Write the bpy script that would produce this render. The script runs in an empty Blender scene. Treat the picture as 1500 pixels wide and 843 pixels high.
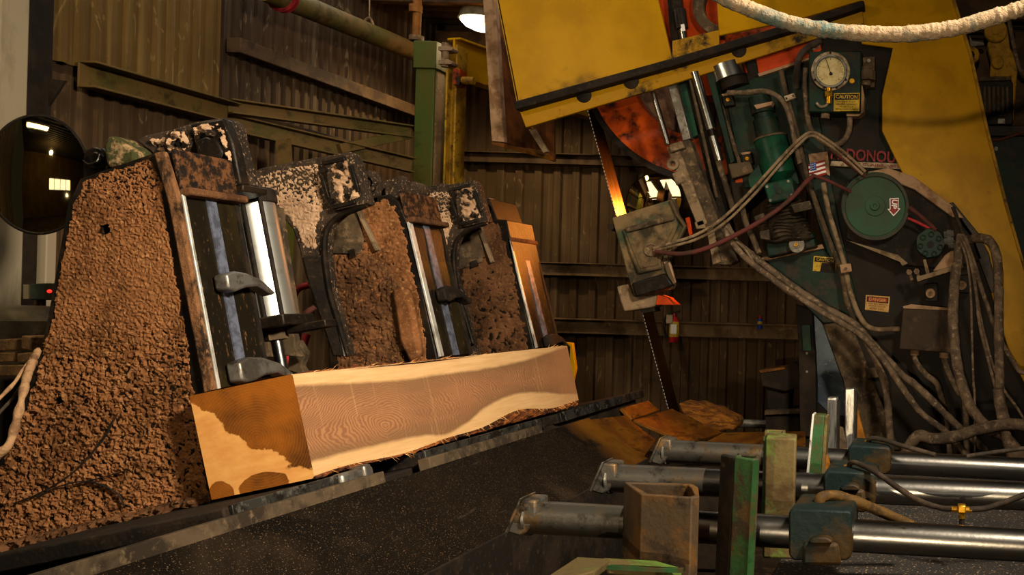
import bpy, bmesh, math, random
from mathutils import Vector as V, Matrix, noise as N
from mathutils.geometry import tessellate_polygon
random.seed(7)
SC = bpy.context.scene
COL = SC.collection
F, CX, CY, ROLL, H = 1400.0, 1374.0, 450.0, 0.028, 1.75
CR, SR = math.cos(ROLL), math.sin(ROLL)

def P(x, y, Y):
    """world point on the ray of photo pixel (x, y) at distance Y"""
    dx, dy = x - CX, y - CY
    return V(((dx*CR + dy*SR)*Y/F, Y, H - (-dx*SR + dy*CR)*Y/F))

# ------------------------------------------------------------------ camera
cam = bpy.data.cameras.new('camera'); co = bpy.data.objects.new('camera', cam); COL.objects.link(co)
cam.sensor_fit = 'HORIZONTAL'; cam.sensor_width = 36; cam.lens = 36*F/1500
cam.shift_x = (750 - CX)/1500; cam.shift_y = (CY - 421.5)/1500
cam.clip_start = .05
co.matrix_world = Matrix(((CR, -SR, 0, 0), (0, 0, -1, 0), (SR, CR, 0, H), (0, 0, 0, 1)))
SC.camera = co

# ------------------------------------------------------------------ materials
def lin(c):
    if isinstance(c, str):
        c = [int(c[i:i+2], 16)/255 for i in (0, 2, 4)]
    return tuple((x/12.92 if x <= .04045 else ((x+.055)/1.055)**2.4) for x in c) + (1.0,)

class NT:
    def __init__(s, name):
        s.m = bpy.data.materials.new(name); s.m.use_nodes = True
        s.t = s.m.node_tree; s.n = s.t.nodes; s.l = s.t.links
        s.b = s.n['Principled BSDF']
    def new(s, typ, **kw):
        nd = s.n.new(typ)
        for k, v in kw.items(): setattr(nd, k, v)
        return nd
    def link(s, a, b): s.l.new(a, b)
    def coords(s, scale=(1, 1, 1), rot=(0, 0, 0)):
        tc = s.new('ShaderNodeTexCoord'); mp = s.new('ShaderNodeMapping')
        mp.inputs['Scale'].default_value = scale; mp.inputs['Rotation'].default_value = rot
        s.link(tc.outputs['Object'], mp.inputs['Vector']); return mp.outputs['Vector']
    def noise(s, vec, scale, detail=6, rough=.6, dist=0):
        nd = s.new('ShaderNodeTexNoise')
        nd.inputs['Scale'].default_value = scale; nd.inputs['Detail'].default_value = detail
        nd.inputs['Roughness'].default_value = rough; nd.inputs['Distortion'].default_value = dist
        s.link(vec, nd.inputs['Vector']); return nd.outputs['Fac']
    def ramp(s, fac, p0, p1, c0=(0, 0, 0, 1), c1=(1, 1, 1, 1)):
        r = s.new('ShaderNodeValToRGB'); e = r.color_ramp.elements
        e[0].position = p0; e[1].position = p1; e[0].color = c0; e[1].color = c1
        s.link(fac, r.inputs['Fac']); return r.outputs['Color']
    def mix(s, fac, a, b):
        m = s.new('ShaderNodeMix', data_type='RGBA')
        for sock, v in ((m.inputs[6], a), (m.inputs[7], b)):
            if isinstance(v, tuple): sock.default_value = v
            else: s.link(v, sock)
        if isinstance(fac, float): m.inputs[0].default_value = fac
        else: s.link(fac, m.inputs[0])
        return m.outputs[2]
    def math(s, op, a, b=None):
        m = s.new('ShaderNodeMath', operation=op)
        for i, v in enumerate((a, b)):
            if v is None: continue
            if isinstance(v, (int, float)): m.inputs[i].default_value = v
            else: s.link(v, m.inputs[i])
        return m.outputs[0]
    def bump(s, h, strength, dist=.01):
        b = s.new('ShaderNodeBump'); b.inputs['Strength'].default_value = strength; b.inputs['Distance'].default_value = dist
        s.link(h, b.inputs['Height']); s.link(b.outputs['Normal'], s.b.inputs['Normal'])
    def put(s, key, v):
        if isinstance(v, (int, float, tuple)): s.b.inputs[key].default_value = v
        else: s.link(v, s.b.inputs[key])

def mat(name, base, second=None, amt=.5, scale=5, third=None, amt3=.3, scale3=25, rough=.6, metal=0.0, bump=.15, bscale=40,
        stretch=(1, 1, 1), soft=.06, rough2=None, spec=.14, coat=0.0):
    k = NT(name); vec = k.coords(stretch)
    c = lin(base)
    th = lambda a: .5 + (.5 - a)*.45
    r = rough
    if second is not None:
        f = k.ramp(k.noise(vec, scale, 8, .65, .3), th(amt) - soft, th(amt) + soft)
        c = k.mix(f, c, lin(second))
        if rough2 is not None:
            r = k.math('MULTIPLY_ADD', f, rough2 - rough); k.n[-1].inputs[2].default_value = rough
    if third is not None:
        f3 = k.ramp(k.noise(vec, scale3, 6, .7), th(amt3) - soft, th(amt3) + soft)
        c = k.mix(f3, c, lin(third))
    k.put('Base Color', c); k.put('Roughness', r); k.put('Metallic', metal); k.put('Specular IOR Level', spec)
    if coat: k.put('Coat Weight', coat)
    if bump: k.bump(k.noise(k.coords(), bscale, 5, .6), bump)
    return k.m

def emit(name, col, strength):
    k = NT(name); k.put('Base Color', lin(col)); k.put('Emission Color', lin(col)); k.put('Emission Strength', float(strength)); return k.m

M = {}
M['dust'] = mat('caked_sawdust', '744b2c', '54341b', .45, 5, '8a623e', .3, 60, rough=.95, bump=.35, bscale=140, spec=.1)
M['dust_dark'] = mat('caked_dark_sawdust', '5c3d26', '412a19', .5, 4, '70502f', .25, 60, rough=.95, bump=.5, bscale=120, spec=.1)
M['black'] = mat('oily_black_steel', '17130f', '2a2017', .4, 6, '4a3624', .16, 50, rough=.42, metal=.3, bump=.2, bscale=50)
M['blackmatte'] = mat('black_grimed_steel', '15110d', '241b13', .45, 7, '3a2b1d', .2, 40, rough=.75, bump=.25, bscale=60)
M['arm'] = mat('cast_steel_with_pale_dust', '221a13', '33281e', .5, 6, '9c7f63', .24, 75, rough=.8, bump=.6, bscale=60, soft=.05)
M['armpale'] = mat('cast_steel_heavy_pale_dust', '3a2d22', 'c2a082', .62, 18, '2a2018', .3, 40, rough=.85, bump=.6, bscale=60, soft=.05)
M['greendust'] = mat('green_dusty_lug', '34351a', '8a7050', .38, 25, '26260f', .3, 40, rough=.9, bump=.6, bscale=60)
M['rail'] = mat('worn_bright_rail', 'b4b1aa', '8a867e', .4, 14, '3a2f26', .22, 40, rough=.4, metal=.35, bump=.1, stretch=(1, 1, .4))
M['bluerail'] = mat('bluish_worn_rail', '686d7e', '4b4e5a', .5, 20, rough=.4, metal=.4, bump=.05)
M['face'] = mat('black_knee_face', '1c1710', '2b2413', .5, 4, '7a5736', .17, 70, rough=.35, metal=.35, bump=.1, stretch=(1, 1, .3))
M['chrome'] = mat('polished_chrome', 'c9c7c1', 'aaa69c', .3, 6, rough=.2, metal=1.0, bump=.0)
M['brushed'] = mat('brushed_cylinder', 'c6c4bc', '9d9a90', .35, 4, rough=.38, metal=.9, bump=.03, bscale=200)
M['shaft'] = mat('dark_polished_shaft', '77746f', '575149', .4, 5, '3b2d20', .1, 30, rough=.3, metal=1.0, bump=.05, stretch=(.3, 1, 1))
M['shaftrust'] = mat('stained_shaft_end', '56524b', '665136', .42, 8, '28221c', .32, 14, rough=.38, metal=.8, bump=.15)
M['yellow'] = mat('yellow_painted_steel', 'a67a00', '966c00', .5, 2.5, '2c1c08', .035, 26, rough=.38, bump=.08, bscale=60, spec=.08)
M['yellowgrime'] = mat('grimy_yellow_steel', '946a00', '150f08', .40, 3.2, '9c7000', .25, 9, rough=.5, bump=.15, soft=.05)
M['yellowdull'] = mat('dull_yellow_steel', '96701a', '6a4c12', .4, 6, '3a2a12', .25, 20, rough=.6, bump=.1)
M['green'] = mat('dark_green_machine_paint', '0d2519', '0a1710', .5, 3, '2a2015', .32, 7, rough=.5, bump=.15, bscale=50)
M['greenclean'] = mat('machine_green_paint', '0c3522', '0a2218', .45, 6, '35291d', .22, 12, rough=.4, bump=.1)
M['greendirty'] = mat('green_steel_under_grime', '17110b', '1e160d', .5, 2.4, '0c1c14', .26, 2, rough=.65, bump=.2, bscale=40)
M['grime'] = mat('dust_coated_steel', '4a3c2b', '2e251b', .45, 6, '6b5740', .28, 18, rough=.85, bump=.25, bscale=45)
M['grimepale'] = mat('pale_dust_on_steel', '75614a', '51412f', .45, 8, '8d765a', .25, 24, rough=.9, bump=.3, bscale=60)
M['guide'] = mat('guide_casting_dirt_over_green', '2b2419', '685438', .50, 5, '163c2b', .26, 4, rough=.75, bump=.25, bscale=30, soft=.08)
M['orange'] = mat('orange_painted_steel', 'ac4206', '8a3205', .5, 6, '20120b', .36, 5, rough=.4, bump=.08)
M['orangeclean'] = mat('orange_panel', 'a83606', '8f2c05', .4, 8, rough=.45, bump=.05)
M['blade'] = mat('saw_blade_steel', 'b7803c', '8a5a26', .5, 5, rough=.24, metal=1.0, bump=.02, stretch=(1, 8, .6))
M['hose'] = mat('dusty_hose_rubber', '5d4c3b', '42362a', .5, 10, '7a6650', .3, 30, rough=.85, bump=.2, bscale=90)
M['hosedark'] = mat('dark_hose_rubber', '241d17', '3a2f25', .45, 10, rough=.7, bump=.15, bscale=90)
M['redhose'] = mat('red_rubber_hose', '96282c', '6e1f1f', .4, 9, rough=.6, bump=.1)
M['redhosedirty'] = mat('dirty_maroon_hose', '4f241f', '3a241c', .5, 8, rough=.7, bump=.1)
M['cablepale'] = mat('sawdust_covered_cable', '9d7a58', '6e5139', .4, 14, rough=.95, bump=.5, bscale=120)
M['whitehose'] = mat('pale_hose_with_sawdust', '4d5a54', '86725a', .54, 9, '6f5d45', .32, 50, rough=.95, bump=.7, bscale=130)
M['brass'] = mat('brass_fitting', 'b58324', '6e4a18', .35, 30, rough=.35, metal=.8, bump=.05)
M['steel'] = mat('grey_steel', '77736c', '57514a', .45, 8, '40352a', .25, 20, rough=.4, metal=.7, bump=.08)
M['rust'] = mat('rusty_stained_plate', '55300a', '74480c', .5, 3, '2e1a08', .32, 7, rough=.55, bump=.25, bscale=50, stretch=(1, .5, 1))
M['wall'] = None
M['olive'] = mat('olive_painted_beam', '5a4524', '47401a', .45, 4, '3a2c16', .3, 8, rough=.65, bump=.08)
M['greencol'] = mat('green_painted_column', '314418', '443f16', .5, 2.2, '242810', .2, 6, rough=.55, bump=.08, stretch=(1, 1, .4))
M['greenpost'] = mat('worn_green_paint_post', '332b20', '2a4524', .48, 11, '4a3820', .36, 7, rough=.55, bump=.25, bscale=40, soft=.04)
M['greenbright'] = mat('green_paint_post', '1b381b', '244424', .5, 8, '3d311d', .42, 10, rough=.5, bump=.2)
M['tanpost'] = mat('tan_steel_post_with_green_flecks', '54472a', '3b2d18', .46, 5, '50682a', .34, 6, rough=.75, bump=.3, bscale=40)
M['rustpost'] = mat('brown_square_tube_steel', '453728', '614322', .5, 7, '271f18', .3, 11, rough=.6, metal=.2, bump=.25, bscale=40)
M['bluegreen'] = mat('blue_green_bearing_paint', '0f1b1a', '0a1211', .4, 6, '33240f', .42, 5, rough=.55, bump=.25, bscale=40)
M['girt'] = mat('brown_girt_steel', '473524', '31241a', .45, 6, rough=.75, bump=.1)
M['girtlow'] = mat('tan_girt_steel', '624d35', '4a3823', .45, 4, '7b6a4e', .2, 14, rough=.75, bump=.1)
M['dark'] = mat('dark_shop_steel', '1b150f', '281f16', .5, 5, rough=.8, bump=.1)
M['dustplank'] = mat('pale_dusty_steel', '8f7156', '6d5138', .4, 8, rough=.9, bump=.25, bscale=70)
M['browninner'] = mat('brown_inner_plate', '6b3d18', '40240f', .45, 4, rough=.6, bump=.1)
M['bark'] = mat('torn_brown_bark', '6a3a1c', '9a5a2a', .42, 22, '2a160c', .42, 16, rough=.9, bump=.9, bscale=55, stretch=(1, .35, 1))
M['fibre'] = mat('pale_wood_fibre', 'd8a868', 'b97a3c', .5, 20, rough=.8, bump=0)
M['white'] = mat('white_print', 'd8d4cc', rough=.6, bump=0)
M['blackink'] = mat('black_print', '17130e', rough=.6, bump=0)
M['redink'] = mat('red_print', '8e1f16', '6b1a12', .4, 40, rough=.6, bump=0)
M['darkred'] = mat('dark_red_lettering', '7a2a2a', '551c1c', .4, 30, rough=.6, bump=.05)
M['signyellow'] = mat('faded_yellow_sign', 'b08f2a', '8a6c1e', .4, 30, rough=.6, bump=0)
M['signtan'] = mat('yellowed_sign_face', 'b0874a', 'a0733a', .4, 40, rough=.6, bump=0)
M['blueink'] = mat('blue_print', '24407e', rough=.6, bump=0)
M['dial'] = mat('aged_dial_face', 'b3a274', '9a8654', .4, 25, rough=.5, bump=0)
M['cream'] = mat('cream_dusty_plate', '9c8a70', '6b5a44', .45, 20, rough=.8, bump=.1)
M['lampglow'] = emit('lamp_diffuser', 'fff0c0', 9)
M['fluoglow'] = emit('fluorescent_tube_cover', 'fff2d0', 14)
M['daylight'] = emit('daylit_window_glass', 'fff4e0', 2.2)
M['mirrorglow'] = emit('added_mirror_glow', 'fff6e8', 2.6)  # glow of the panels added overhead for the small mirror
M['redglow'] = emit('pilot_light', 'ff2a20', 2.0)
M['lampshade'] = mat('lamp_shade_metal', '6b5f48', '50452f', .4, 10, rough=.5, bump=.05)
M['extred'] = mat('red_cylinder_paint', '9a1f24', '7c181c', .4, 10, rough=.35, bump=0)
M['spraycan'] = mat('blue_can', '1f3f9a', rough=.35, bump=0)
M['bluepanel'] = mat('blue_grey_panel', '56606b', '424a53', .5, 4, '88929c', .2, 16, rough=.4, metal=.4, bump=.06)
M['bellows'] = mat('crumpled_dark_boot', '2e261d', '44382a', .45, 12, '5e4e3a', .2, 30, rough=.85, bump=.4, bscale=60)
M['wood_off'] = mat('dusty_offcuts', '6b5137', '8d6c48', .45, 12, '3f2d1d', .3, 20, rough=.9, bump=.4)
M['capdust'] = mat('black_cap_with_brown_dust', '120d09', '1c130c', .5, 6, '5c3a20', .42, 30, rough=.7, bump=.5, bscale=60)
M['flange'] = mat('flange_with_patchy_dust', '6a482d', '241910', .42, 16, '7d5a3c', .3, 50, rough=.9, bump=.6, bscale=90, stretch=(1, 1, .5))
M['barkslab'] = mat('fibrous_brown_slab', '7a4a18', '4e2c0e', .5, 14, '94611f', .3, 30, rough=.9, bump=.8, bscale=60, stretch=(.4, 1, 2))
M['ledge'] = mat('dusty_dark_ledge', '4a3d2d', '2a2219', .5, 5, '5c4c38', .25, 30, rough=.85, bump=.2)
M['boxgrey'] = mat('grey_green_box', '4a5246', '3a3f36', .4, 10, rough=.6, bump=.05)
M['drum'] = mat('smoky_dusty_drum', '4d4534', '2b241b', .5, 3, '6b5f48', .2, 8, rough=.45, bump=.05)
M['whitetrim'] = mat('white_siding_trim', '8f836c', '756a55', .4, 4, rough=.7, bump=.05, stretch=(1, 1, .2))

# mirror
k = NT('mirror_surface'); k.put('Base Color', lin('d8c898')); k.put('Metallic', 1.0); k.put('Roughness', .03); M['mirror'] = k.m
# corrugated wall sheet, streaked with old dust
def sheet(name, a, b, streak, tstretch=(14, 14, .35)):
    k = NT(name); v = k.coords((1, 1, 1)); vs = k.coords(tstretch)
    c = k.mix(k.ramp(k.noise(v, 1.3, 6), .35, .65), lin(a), lin(b))
    c = k.mix(k.math('MULTIPLY', k.ramp(k.noise(vs, 1.0, 5, .7), .52, .78), .55), c, lin(streak))
    c = k.mix(k.ramp(k.noise(k.coords((3, 3, 1)), 3.2, 3, .5, 2.5), .64, .70), c, k.mix(.45, c, lin(streak)))
    k.put('Base Color', c); k.put('Roughness', .75); k.put('Specular IOR Level', .15)
    k.bump(k.noise(v, 30, 4), .1); return k.m
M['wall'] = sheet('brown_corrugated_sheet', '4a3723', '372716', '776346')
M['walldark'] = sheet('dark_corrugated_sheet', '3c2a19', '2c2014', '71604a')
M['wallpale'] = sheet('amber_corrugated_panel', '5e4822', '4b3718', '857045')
M['roof'] = sheet('roof_sheet', '33281b', '271e14', '4a3d2c')
M['concrete'] = mat('dusty_concrete_floor', '3b2d1f', '2b2017', .5, 2, '57422c', .3, 9, rough=.95, bump=.3, bscale=30)
# chute: black greasy steel with flecks, mottled orange-brown toward the far end
k = NT('black_chute_plate'); v = k.coords()
c = k.mix(k.ramp(k.noise(v, 2.2, 6), .35, .7), lin('0d0a07'), lin('17110b'))
c = k.mix(k.ramp(k.noise(v, 1.5, 5, .6, .6), .58, .78), c, lin('2e241a'))
c = k.mix(k.ramp(k.noise(v, 240, 2, .5), .64, .71), c, lin('6b5540'))
k.put('Base Color', c); k.put('Roughness', k.math('MULTIPLY_ADD', k.noise(v, 4, 5), .5)); k.n[-2].inputs[2].default_value = .34
sp = k.new('ShaderNodeSeparateXYZ'); k.link(v, sp.inputs[0])
rm = k.ramp(k.math('ADD', k.math('MULTIPLY', sp.outputs[1], .55), k.math('MULTIPLY', k.math('SUBTRACT', k.noise(v, 3, 5), .5), 1.3)), .62, 1.0)
c = k.mix(rm, c, k.mix(k.ramp(k.noise(v, 6, 5), .4, .65), lin('6a430f'), lin('38200a')))
sc = k.ramp(k.noise(k.coords((9, 1.2, 9), (0, 0, .5)), 3.0, 4, .6), .66, .74)
c = k.mix(k.math('MULTIPLY', sc, .5), c, lin('3a3028')); k.put('Base Color', c)
k.put('Specular IOR Level', .03); k.bump(k.noise(v, 25, 6), .25); M['chute'] = k.m
# sawdust littered deck
k = NT('sawdust_littered_deck'); v = k.coords()
c = k.mix(k.ramp(k.noise(v, 5, 6), .4, .65), lin('0e0a07'), lin('1f160b'))
c = k.mix(k.ramp(k.noise(v, 120, 2, .5), .63, .68), c, lin('8a7158'))
k.put('Base Color', c); k.put('Roughness', .9); k.bump(k.noise(v, 90, 4), .6); M['deck'] = k.m

# ------------------------------------------------------------------ mesh builder
class MB:
    def __init__(s): s.v = []; s.f = []
    def add(s, vs, fs):
        b = len(s.v); s.v += [V(p) for p in vs]; s.f += [tuple(i + b for i in f) for f in fs]; return s
    def prism(s, pts, Y0, Y1, holes=()):
        loops = [[P(x, y, Y0) for x, y in pts]] + [[P(x, y, Y0) for x, y in h] for h in holes]
        return s.extrude(loops, V((0, Y1 - Y0, 0)))
    def extrude(s, loops, d):
        if not isinstance(loops[0], list): loops = [loops]
        fr = [p for l in loops for p in l]; n = len(fr)
        fs = []
        if len(loops) == 1:
            fs = [tuple(range(n)), tuple(range(2*n - 1, n - 1, -1))]
        else:
            for t in tessellate_polygon(loops): fs += [tuple(t), tuple(n + i for i in reversed(t))]
        b = 0
        for l in loops:
            m = len(l)
            for i in range(m): fs.append((b + i, b + (i+1) % m, n + b + (i+1) % m, n + b + i))
            b += m
        return s.add(fr + [p + d for p in fr], fs)
    def vtube(s, pts, z0, z1, wall=0.0, shear=(0, 0)):
        """upright prism over a plan outline [(X, Y)], hollow when wall > 0; shear moves the foot"""
        out = [V((x, y, z1)) for x, y in pts]; d = V((shear[0], shear[1], z0 - z1))
        if not wall: return s.extrude([out], d)
        c = sum(out, V())/len(out)
        inn = [c + (p - c)*(1 - wall/max((p - c).length, .001)*1.3) for p in out]
        return s.extrude([out, inn], d)
    def box(s, c, size, R=None):
        hx, hy, hz = (v/2 for v in size)
        vs = [V((x, y, z)) for x in (-hx, hx) for y in (-hy, hy) for z in (-hz, hz)]
        if R: vs = [R @ v for v in vs]
        return s.add([V(c) + v for v in vs], [(0, 1, 3, 2), (4, 6, 7, 5), (0, 4, 5, 1), (2, 3, 7, 6), (0, 2, 6, 4), (1, 5, 7, 3)])
    def bar(s, a, b, w, h, up=V((0, 0, 1))):
        a, b = V(a), V(b); d = (b - a).normalized()
        if abs(d.dot(up)) > .98: up = V((0, 1, 0))
        x = d.cross(up).normalized()*w/2; y = x.cross(d).normalized()*h/2
        return s.add([a-x-y, a+x-y, a+x+y, a-x+y, b-x-y, b+x-y, b+x+y, b-x+y],
                     [(0, 3, 2, 1), (4, 5, 6, 7), (0, 1, 5, 4), (1, 2, 6, 5), (2, 3, 7, 6), (3, 0, 4, 7)])
    def rings(s, pts, radii, n=12, caps=True):
        """sweep circles of the given radii along points"""
        pts = [V(p) for p in pts]; m = len(pts); vs = []
        prev = None
        for i, p in enumerate(pts):
            t = (pts[min(i+1, m-1)] - pts[max(i-1, 0)])
            if t.length < 1e-9: t = (pts[-1] - pts[0])
            t.normalize()
            if prev is None:
                a = V((0, 0, 1)) if abs(t.z) < .9 else V((1, 0, 0))
                u = t.cross(a).normalized()
            else:
                u = (prev - t*prev.dot(t)).normalized()
            prev = u; w = t.cross(u)
            for j in range(n):
                g = 2*math.pi*j/n; vs.append(p + (u*math.cos(g) + w*math.sin(g))*radii[i])
        fs = [(i*n + j, i*n + (j+1) % n, (i+1)*n + (j+1) % n, (i+1)*n + j) for i in range(m-1) for j in range(n)]
        if caps: fs += [tuple(range(n-1, -1, -1)), tuple((m-1)*n + j for j in range(n))]
        return s.add(vs, fs)
    def lathe(s, o, d, prof, n=32):
        """prof: [(distance along d, radius)]"""
        o, d = V(o), V(d).normalized()
        a = V((0, 0, 1)) if abs(d.z) < .9 else V((1, 0, 0))
        u = d.cross(a).normalized(); w = d.cross(u); m = len(prof); vs = []
        for h, r in prof:
            for j in range(n):
                g = 2*math.pi*j/n; vs.append(o + d*h + (u*math.cos(g) + w*math.sin(g))*max(r, 1e-5))
        fs = [(i*n + j, i*n + (j+1) % n, (i+1)*n + (j+1) % n, (i+1)*n + j) for i in range(m-1) for j in range(n)]
        fs += [tuple(range(n-1, -1, -1)), tuple((m-1)*n + j for j in range(n))]
        return s.add(vs, fs)
    def cyl(s, a, b, r, n=20, r2=None): 
        a, b = V(a), V(b); L = (b - a).length
        return s.lathe(a, b - a, [(0, r), (L, r if r2 is None else r2)], n)
    def disc(s, x, y, rp, Y0, Y1, n=28, r2=None):
        a = P(x, y, Y0); return s.cyl(a, a + V((0, Y1 - Y0, 0)), rp*Y0/F, n, None if r2 is None else r2*Y0/F)
    def ring(s, x, y, ro, ri, Y0, Y1, n=40, a0=0, a1=360):
        c = P(x, y, Y0); k = Y0/F; full = a1 - a0 >= 360
        m = n if full else n + 1; vs = []
        for i in range(m):
            g = math.radians(a0 + (a1 - a0)*i/n); d = V((math.cos(g), 0, math.sin(g)))
            for r, dy in ((ro, 0), (ro, Y1-Y0), (ri, Y1-Y0), (ri, 0)): vs.append(c + d*(r*k) + V((0, dy, 0)))
        fs = []
        for i in range(m if full else m - 1):
            j = (i + 1) % m
            for q in range(4): fs.append((i*4 + q, i*4 + (q+1) % 4, j*4 + (q+1) % 4, j*4 + q))
        if not full: fs += [(0, 1, 2, 3), tuple((m-1)*4 + q for q in (3, 2, 1, 0))]
        return s.add(vs, fs)
    def build(s, name, m, parent=None, bevel=0.0, smooth=True, flip=True):
        me = bpy.data.meshes.new(name)
        if parent is not None:
            org = V(parent.matrix_basis.translation) if parent.parent is None else V(parent.parent.matrix_basis.translation)
            if parent.type == 'MESH' and parent.get('org') is not None: pass
        else:
            xs = [p.x for p in s.v]; ys = [p.y for p in s.v]; zs = [p.z for p in s.v]
            org = V(((min(xs)+max(xs))/2, (min(ys)+max(ys))/2, min(zs)))
        me.from_pydata([tuple(p - org) for p in s.v], [], s.f)
        bm = bmesh.new(); bm.from_mesh(me)
        if flip: bmesh.ops.recalc_face_normals(bm, faces=bm.faces)
        bm.to_mesh(me); bm.free()
        me.materials.append(M[m] if isinstance(m, str) else m)
        o = bpy.data.objects.new(name, me); COL.objects.link(o)
        if parent is None: o.location = org
        else: o.parent = parent
        if bevel:
            b = o.modifiers.new('bevel', 'BEVEL'); b.width = bevel; b.segments = 2; b.limit_method = 'ANGLE'; b.angle_limit = math.radians(35)
        if smooth:
            me.polygons.foreach_set('use_smooth', [True]*len(me.polygons)); me.set_sharp_from_angle(angle=math.radians(38))
        return o

def tag(o, label, cat, group=None):
    o['label'] = label; o['category'] = cat
    if group: o['group'] = group
    return o
def struct(o): o['kind'] = 'structure'; return o
def stuff(o): o['kind'] = 'stuff'; return o
def thing(name, label, cat, loc, group=None):
    o = bpy.data.objects.new(name, None); COL.objects.link(o); o.location = loc; o.empty_display_size = .1
    bpy.context.view_layer.update()
    return tag(o, label, cat, group)

def smooth_path(pts, k=8):
    pts = [V(p) for p in pts]; q = [2*pts[0] - pts[1]] + pts + [2*pts[-1] - pts[-2]]; out = []
    for i in range(1, len(q) - 2):
        a, b, c, d = q[i-1], q[i], q[i+1], q[i+2]
        for j in range(k):
            t = j/k
            out.append(.5*((2*b) + (c - a)*t + (2*a - 5*b + 4*c - d)*t*t + (3*b - a - 3*c + d)*t**3))
    out.append(pts[-1]); return out
def hose(pix, r, n=10, k=8, wob=0.0):
    """tube through [(px, py, Y)] of radius r metres"""
    pp = smooth_path([P(*p) for p in pix], k)
    rr = [r*(1 + wob*(N.noise(p*25))) for p in pp]
    return MB().rings(pp, rr, n)
def hexbolt(mb, x, y, rp, Y0, dep=.02):
    a = P(x, y, Y0); return mb.cyl(a, a - V((0, dep, 0)), rp*Y0/F, 6)

def text(s, x, y, hpx, Y, m, parent, name='lettering', rot=0.0, width=None, bold=0.0, align='CENTER'):
    cu = bpy.data.curves.new(name, 'FONT'); cu.body = s; cu.size = hpx*1.35*Y/F; cu.align_x = align; cu.align_y = 'CENTER'
    cu.extrude = .0006; cu.offset = bold*cu.size; cu.resolution_u = 3
    t = bpy.data.objects.new(name, cu); COL.objects.link(t)
    dg = bpy.context.evaluated_depsgraph_get(); me = bpy.data.meshes.new_from_object(t.evaluated_get(dg))
    bpy.data.objects.remove(t); me.materials.clear(); me.materials.append(M[m])
    w = max(v.co.x for v in me.vertices) - min(v.co.x for v in me.vertices)
    sx = (width*Y/F)/w if width else 1.0
    R = Matrix.Rotation(-math.radians(rot), 4, 'Y') @ Matrix.Rotation(math.pi/2, 4, 'X') @ Matrix.Diagonal((sx, 1, 1, 1))
    org = V(parent.matrix_basis.translation) if parent.parent is None else V(parent.parent.matrix_basis.translation)
    c = P(x, y, Y) - org
    me.transform(Matrix.Translation(c) @ R)
    o = bpy.data.objects.new(name, me); COL.objects.link(o); o.parent = parent
    return o

def quadpx(pts, Y0, Y1): return MB().prism(pts, Y0, Y1)

def inside(x, y, poly):
    r = False; j = len(poly) - 1
    for i in range(len(poly)):
        a, b = poly[i], poly[j]
        if (a[1] > y) != (b[1] > y) and x < (b[0]-a[0])*(y-a[1])/(b[1]-a[1]) + a[0]: r = not r
        j = i
    return r
def edge_dist(x, y, poly):
    best = 1e9; j = len(poly) - 1
    for i in range(len(poly)):
        ax, ay = poly[j]; bx, by = poly[i]; dx, dy = bx-ax, by-ay; L = dx*dx + dy*dy
        t = max(0, min(1, ((x-ax)*dx + (y-ay)*dy)/L)) if L else 0
        best = min(best, math.hypot(x-ax-t*dx, y-ay-t*dy)); j = i
    return best
def crust(poly, Y, step, freq, amp, sink, growth=None, holes=()):
    """clumped sawdust caked on a plate at distance Y: a displaced grid in front of the plate"""
    mb = MB(); xs = [p[0] for p in poly]; ys = [p[1] for p in poly]
    x0, y0 = min(xs), min(ys); nx = int((max(xs)-x0)/step) + 2; ny = int((max(ys)-y0)/step) + 2
    idx = {}; vs = []
    def vert(i, j):
        if (i, j) in idx: return idx[i, j]
        x, y = x0 + i*step, y0 + j*step; p = P(x, y, Y)
        g, a, sk = growth(x, y) if growth else (1.0, amp, sink)
        q = V((p.x, p.z, 0))*freq
        w = N.noise_vector(q*.45 + V((3, 1, 7)))
        h = N.noise(q + w*.8) + .5*N.noise(q*2.2 + V((9, 2, 4)))
        if g > 0:
            q2 = q*.42; w2 = N.noise_vector(q2*.6)
            h = h*(1 - .55*g) + g*1.5*(N.noise(q2 + w2*.9) + .35*N.noise(q2*2.3))
        d = max(0, edge_dist(x, y, poly) + 4.5*(N.noise(p*34) + .5*N.noise(p*90)) - .8)
        h = (h*a*(1 + .9*g) - sk)*min(1, d/6) + (amp*.5 if d > 3 else -.003)
        h = max(h, -.004)
        idx[i, j] = len(vs); vs.append(p - V((0, h, 0))); return idx[i, j]
    fs = []
    for i in range(nx):
        for j in range(ny):
            cx, cy = x0 + (i+.5)*step, y0 + (j+.5)*step
            if inside(cx, cy, poly) and not any(inside(cx, cy, h) for h in holes):
                fs.append((vert(i, j), vert(i, j+1), vert(i+1, j+1), vert(i+1, j)))
    return mb.add(vs, fs)
# ================================================================== SETTING
YB, XL, ZC = 9.6, -4.93, 4.35
def corrugated(p0, d, up, length, height, pitch, depth, nrm):
    """trapezoid rib sheet starting at p0, running along d"""
    mb = MB(); prof = []; x = 0
    while x < length:
        for t, h in ((0, 0), (.42, 0), (.5, 1), (.86, 1), (.94, 0)):
            if x + t*pitch <= length: prof.append((x + t*pitch, h*depth))
        x += pitch
    prof.append((length, 0))
    vs = []
    for t, h in prof:
        b = V(p0) + V(d)*t + V(nrm)*h
        vs += [b, b + V(up)*height]
    fs = [(2*i, 2*i+2, 2*i+3, 2*i+1) for i in range(len(prof) - 1)]
    return mb.add(vs, fs)
Z = V((0, 0, 1))
struct(corrugated((XL, YB, 0), (1, 0, 0), Z, 9.2, ZC, .19, .028, (0, -1, 0)).build('wall_back', 'wall', smooth=False, flip=False))
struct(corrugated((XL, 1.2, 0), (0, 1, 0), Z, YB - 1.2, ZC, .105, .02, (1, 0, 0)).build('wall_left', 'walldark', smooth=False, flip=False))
struct(MB().box((4.3, 3.2, ZC/2), (.06, 12.8, ZC)).build('wall_right', 'walldark'))
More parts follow.
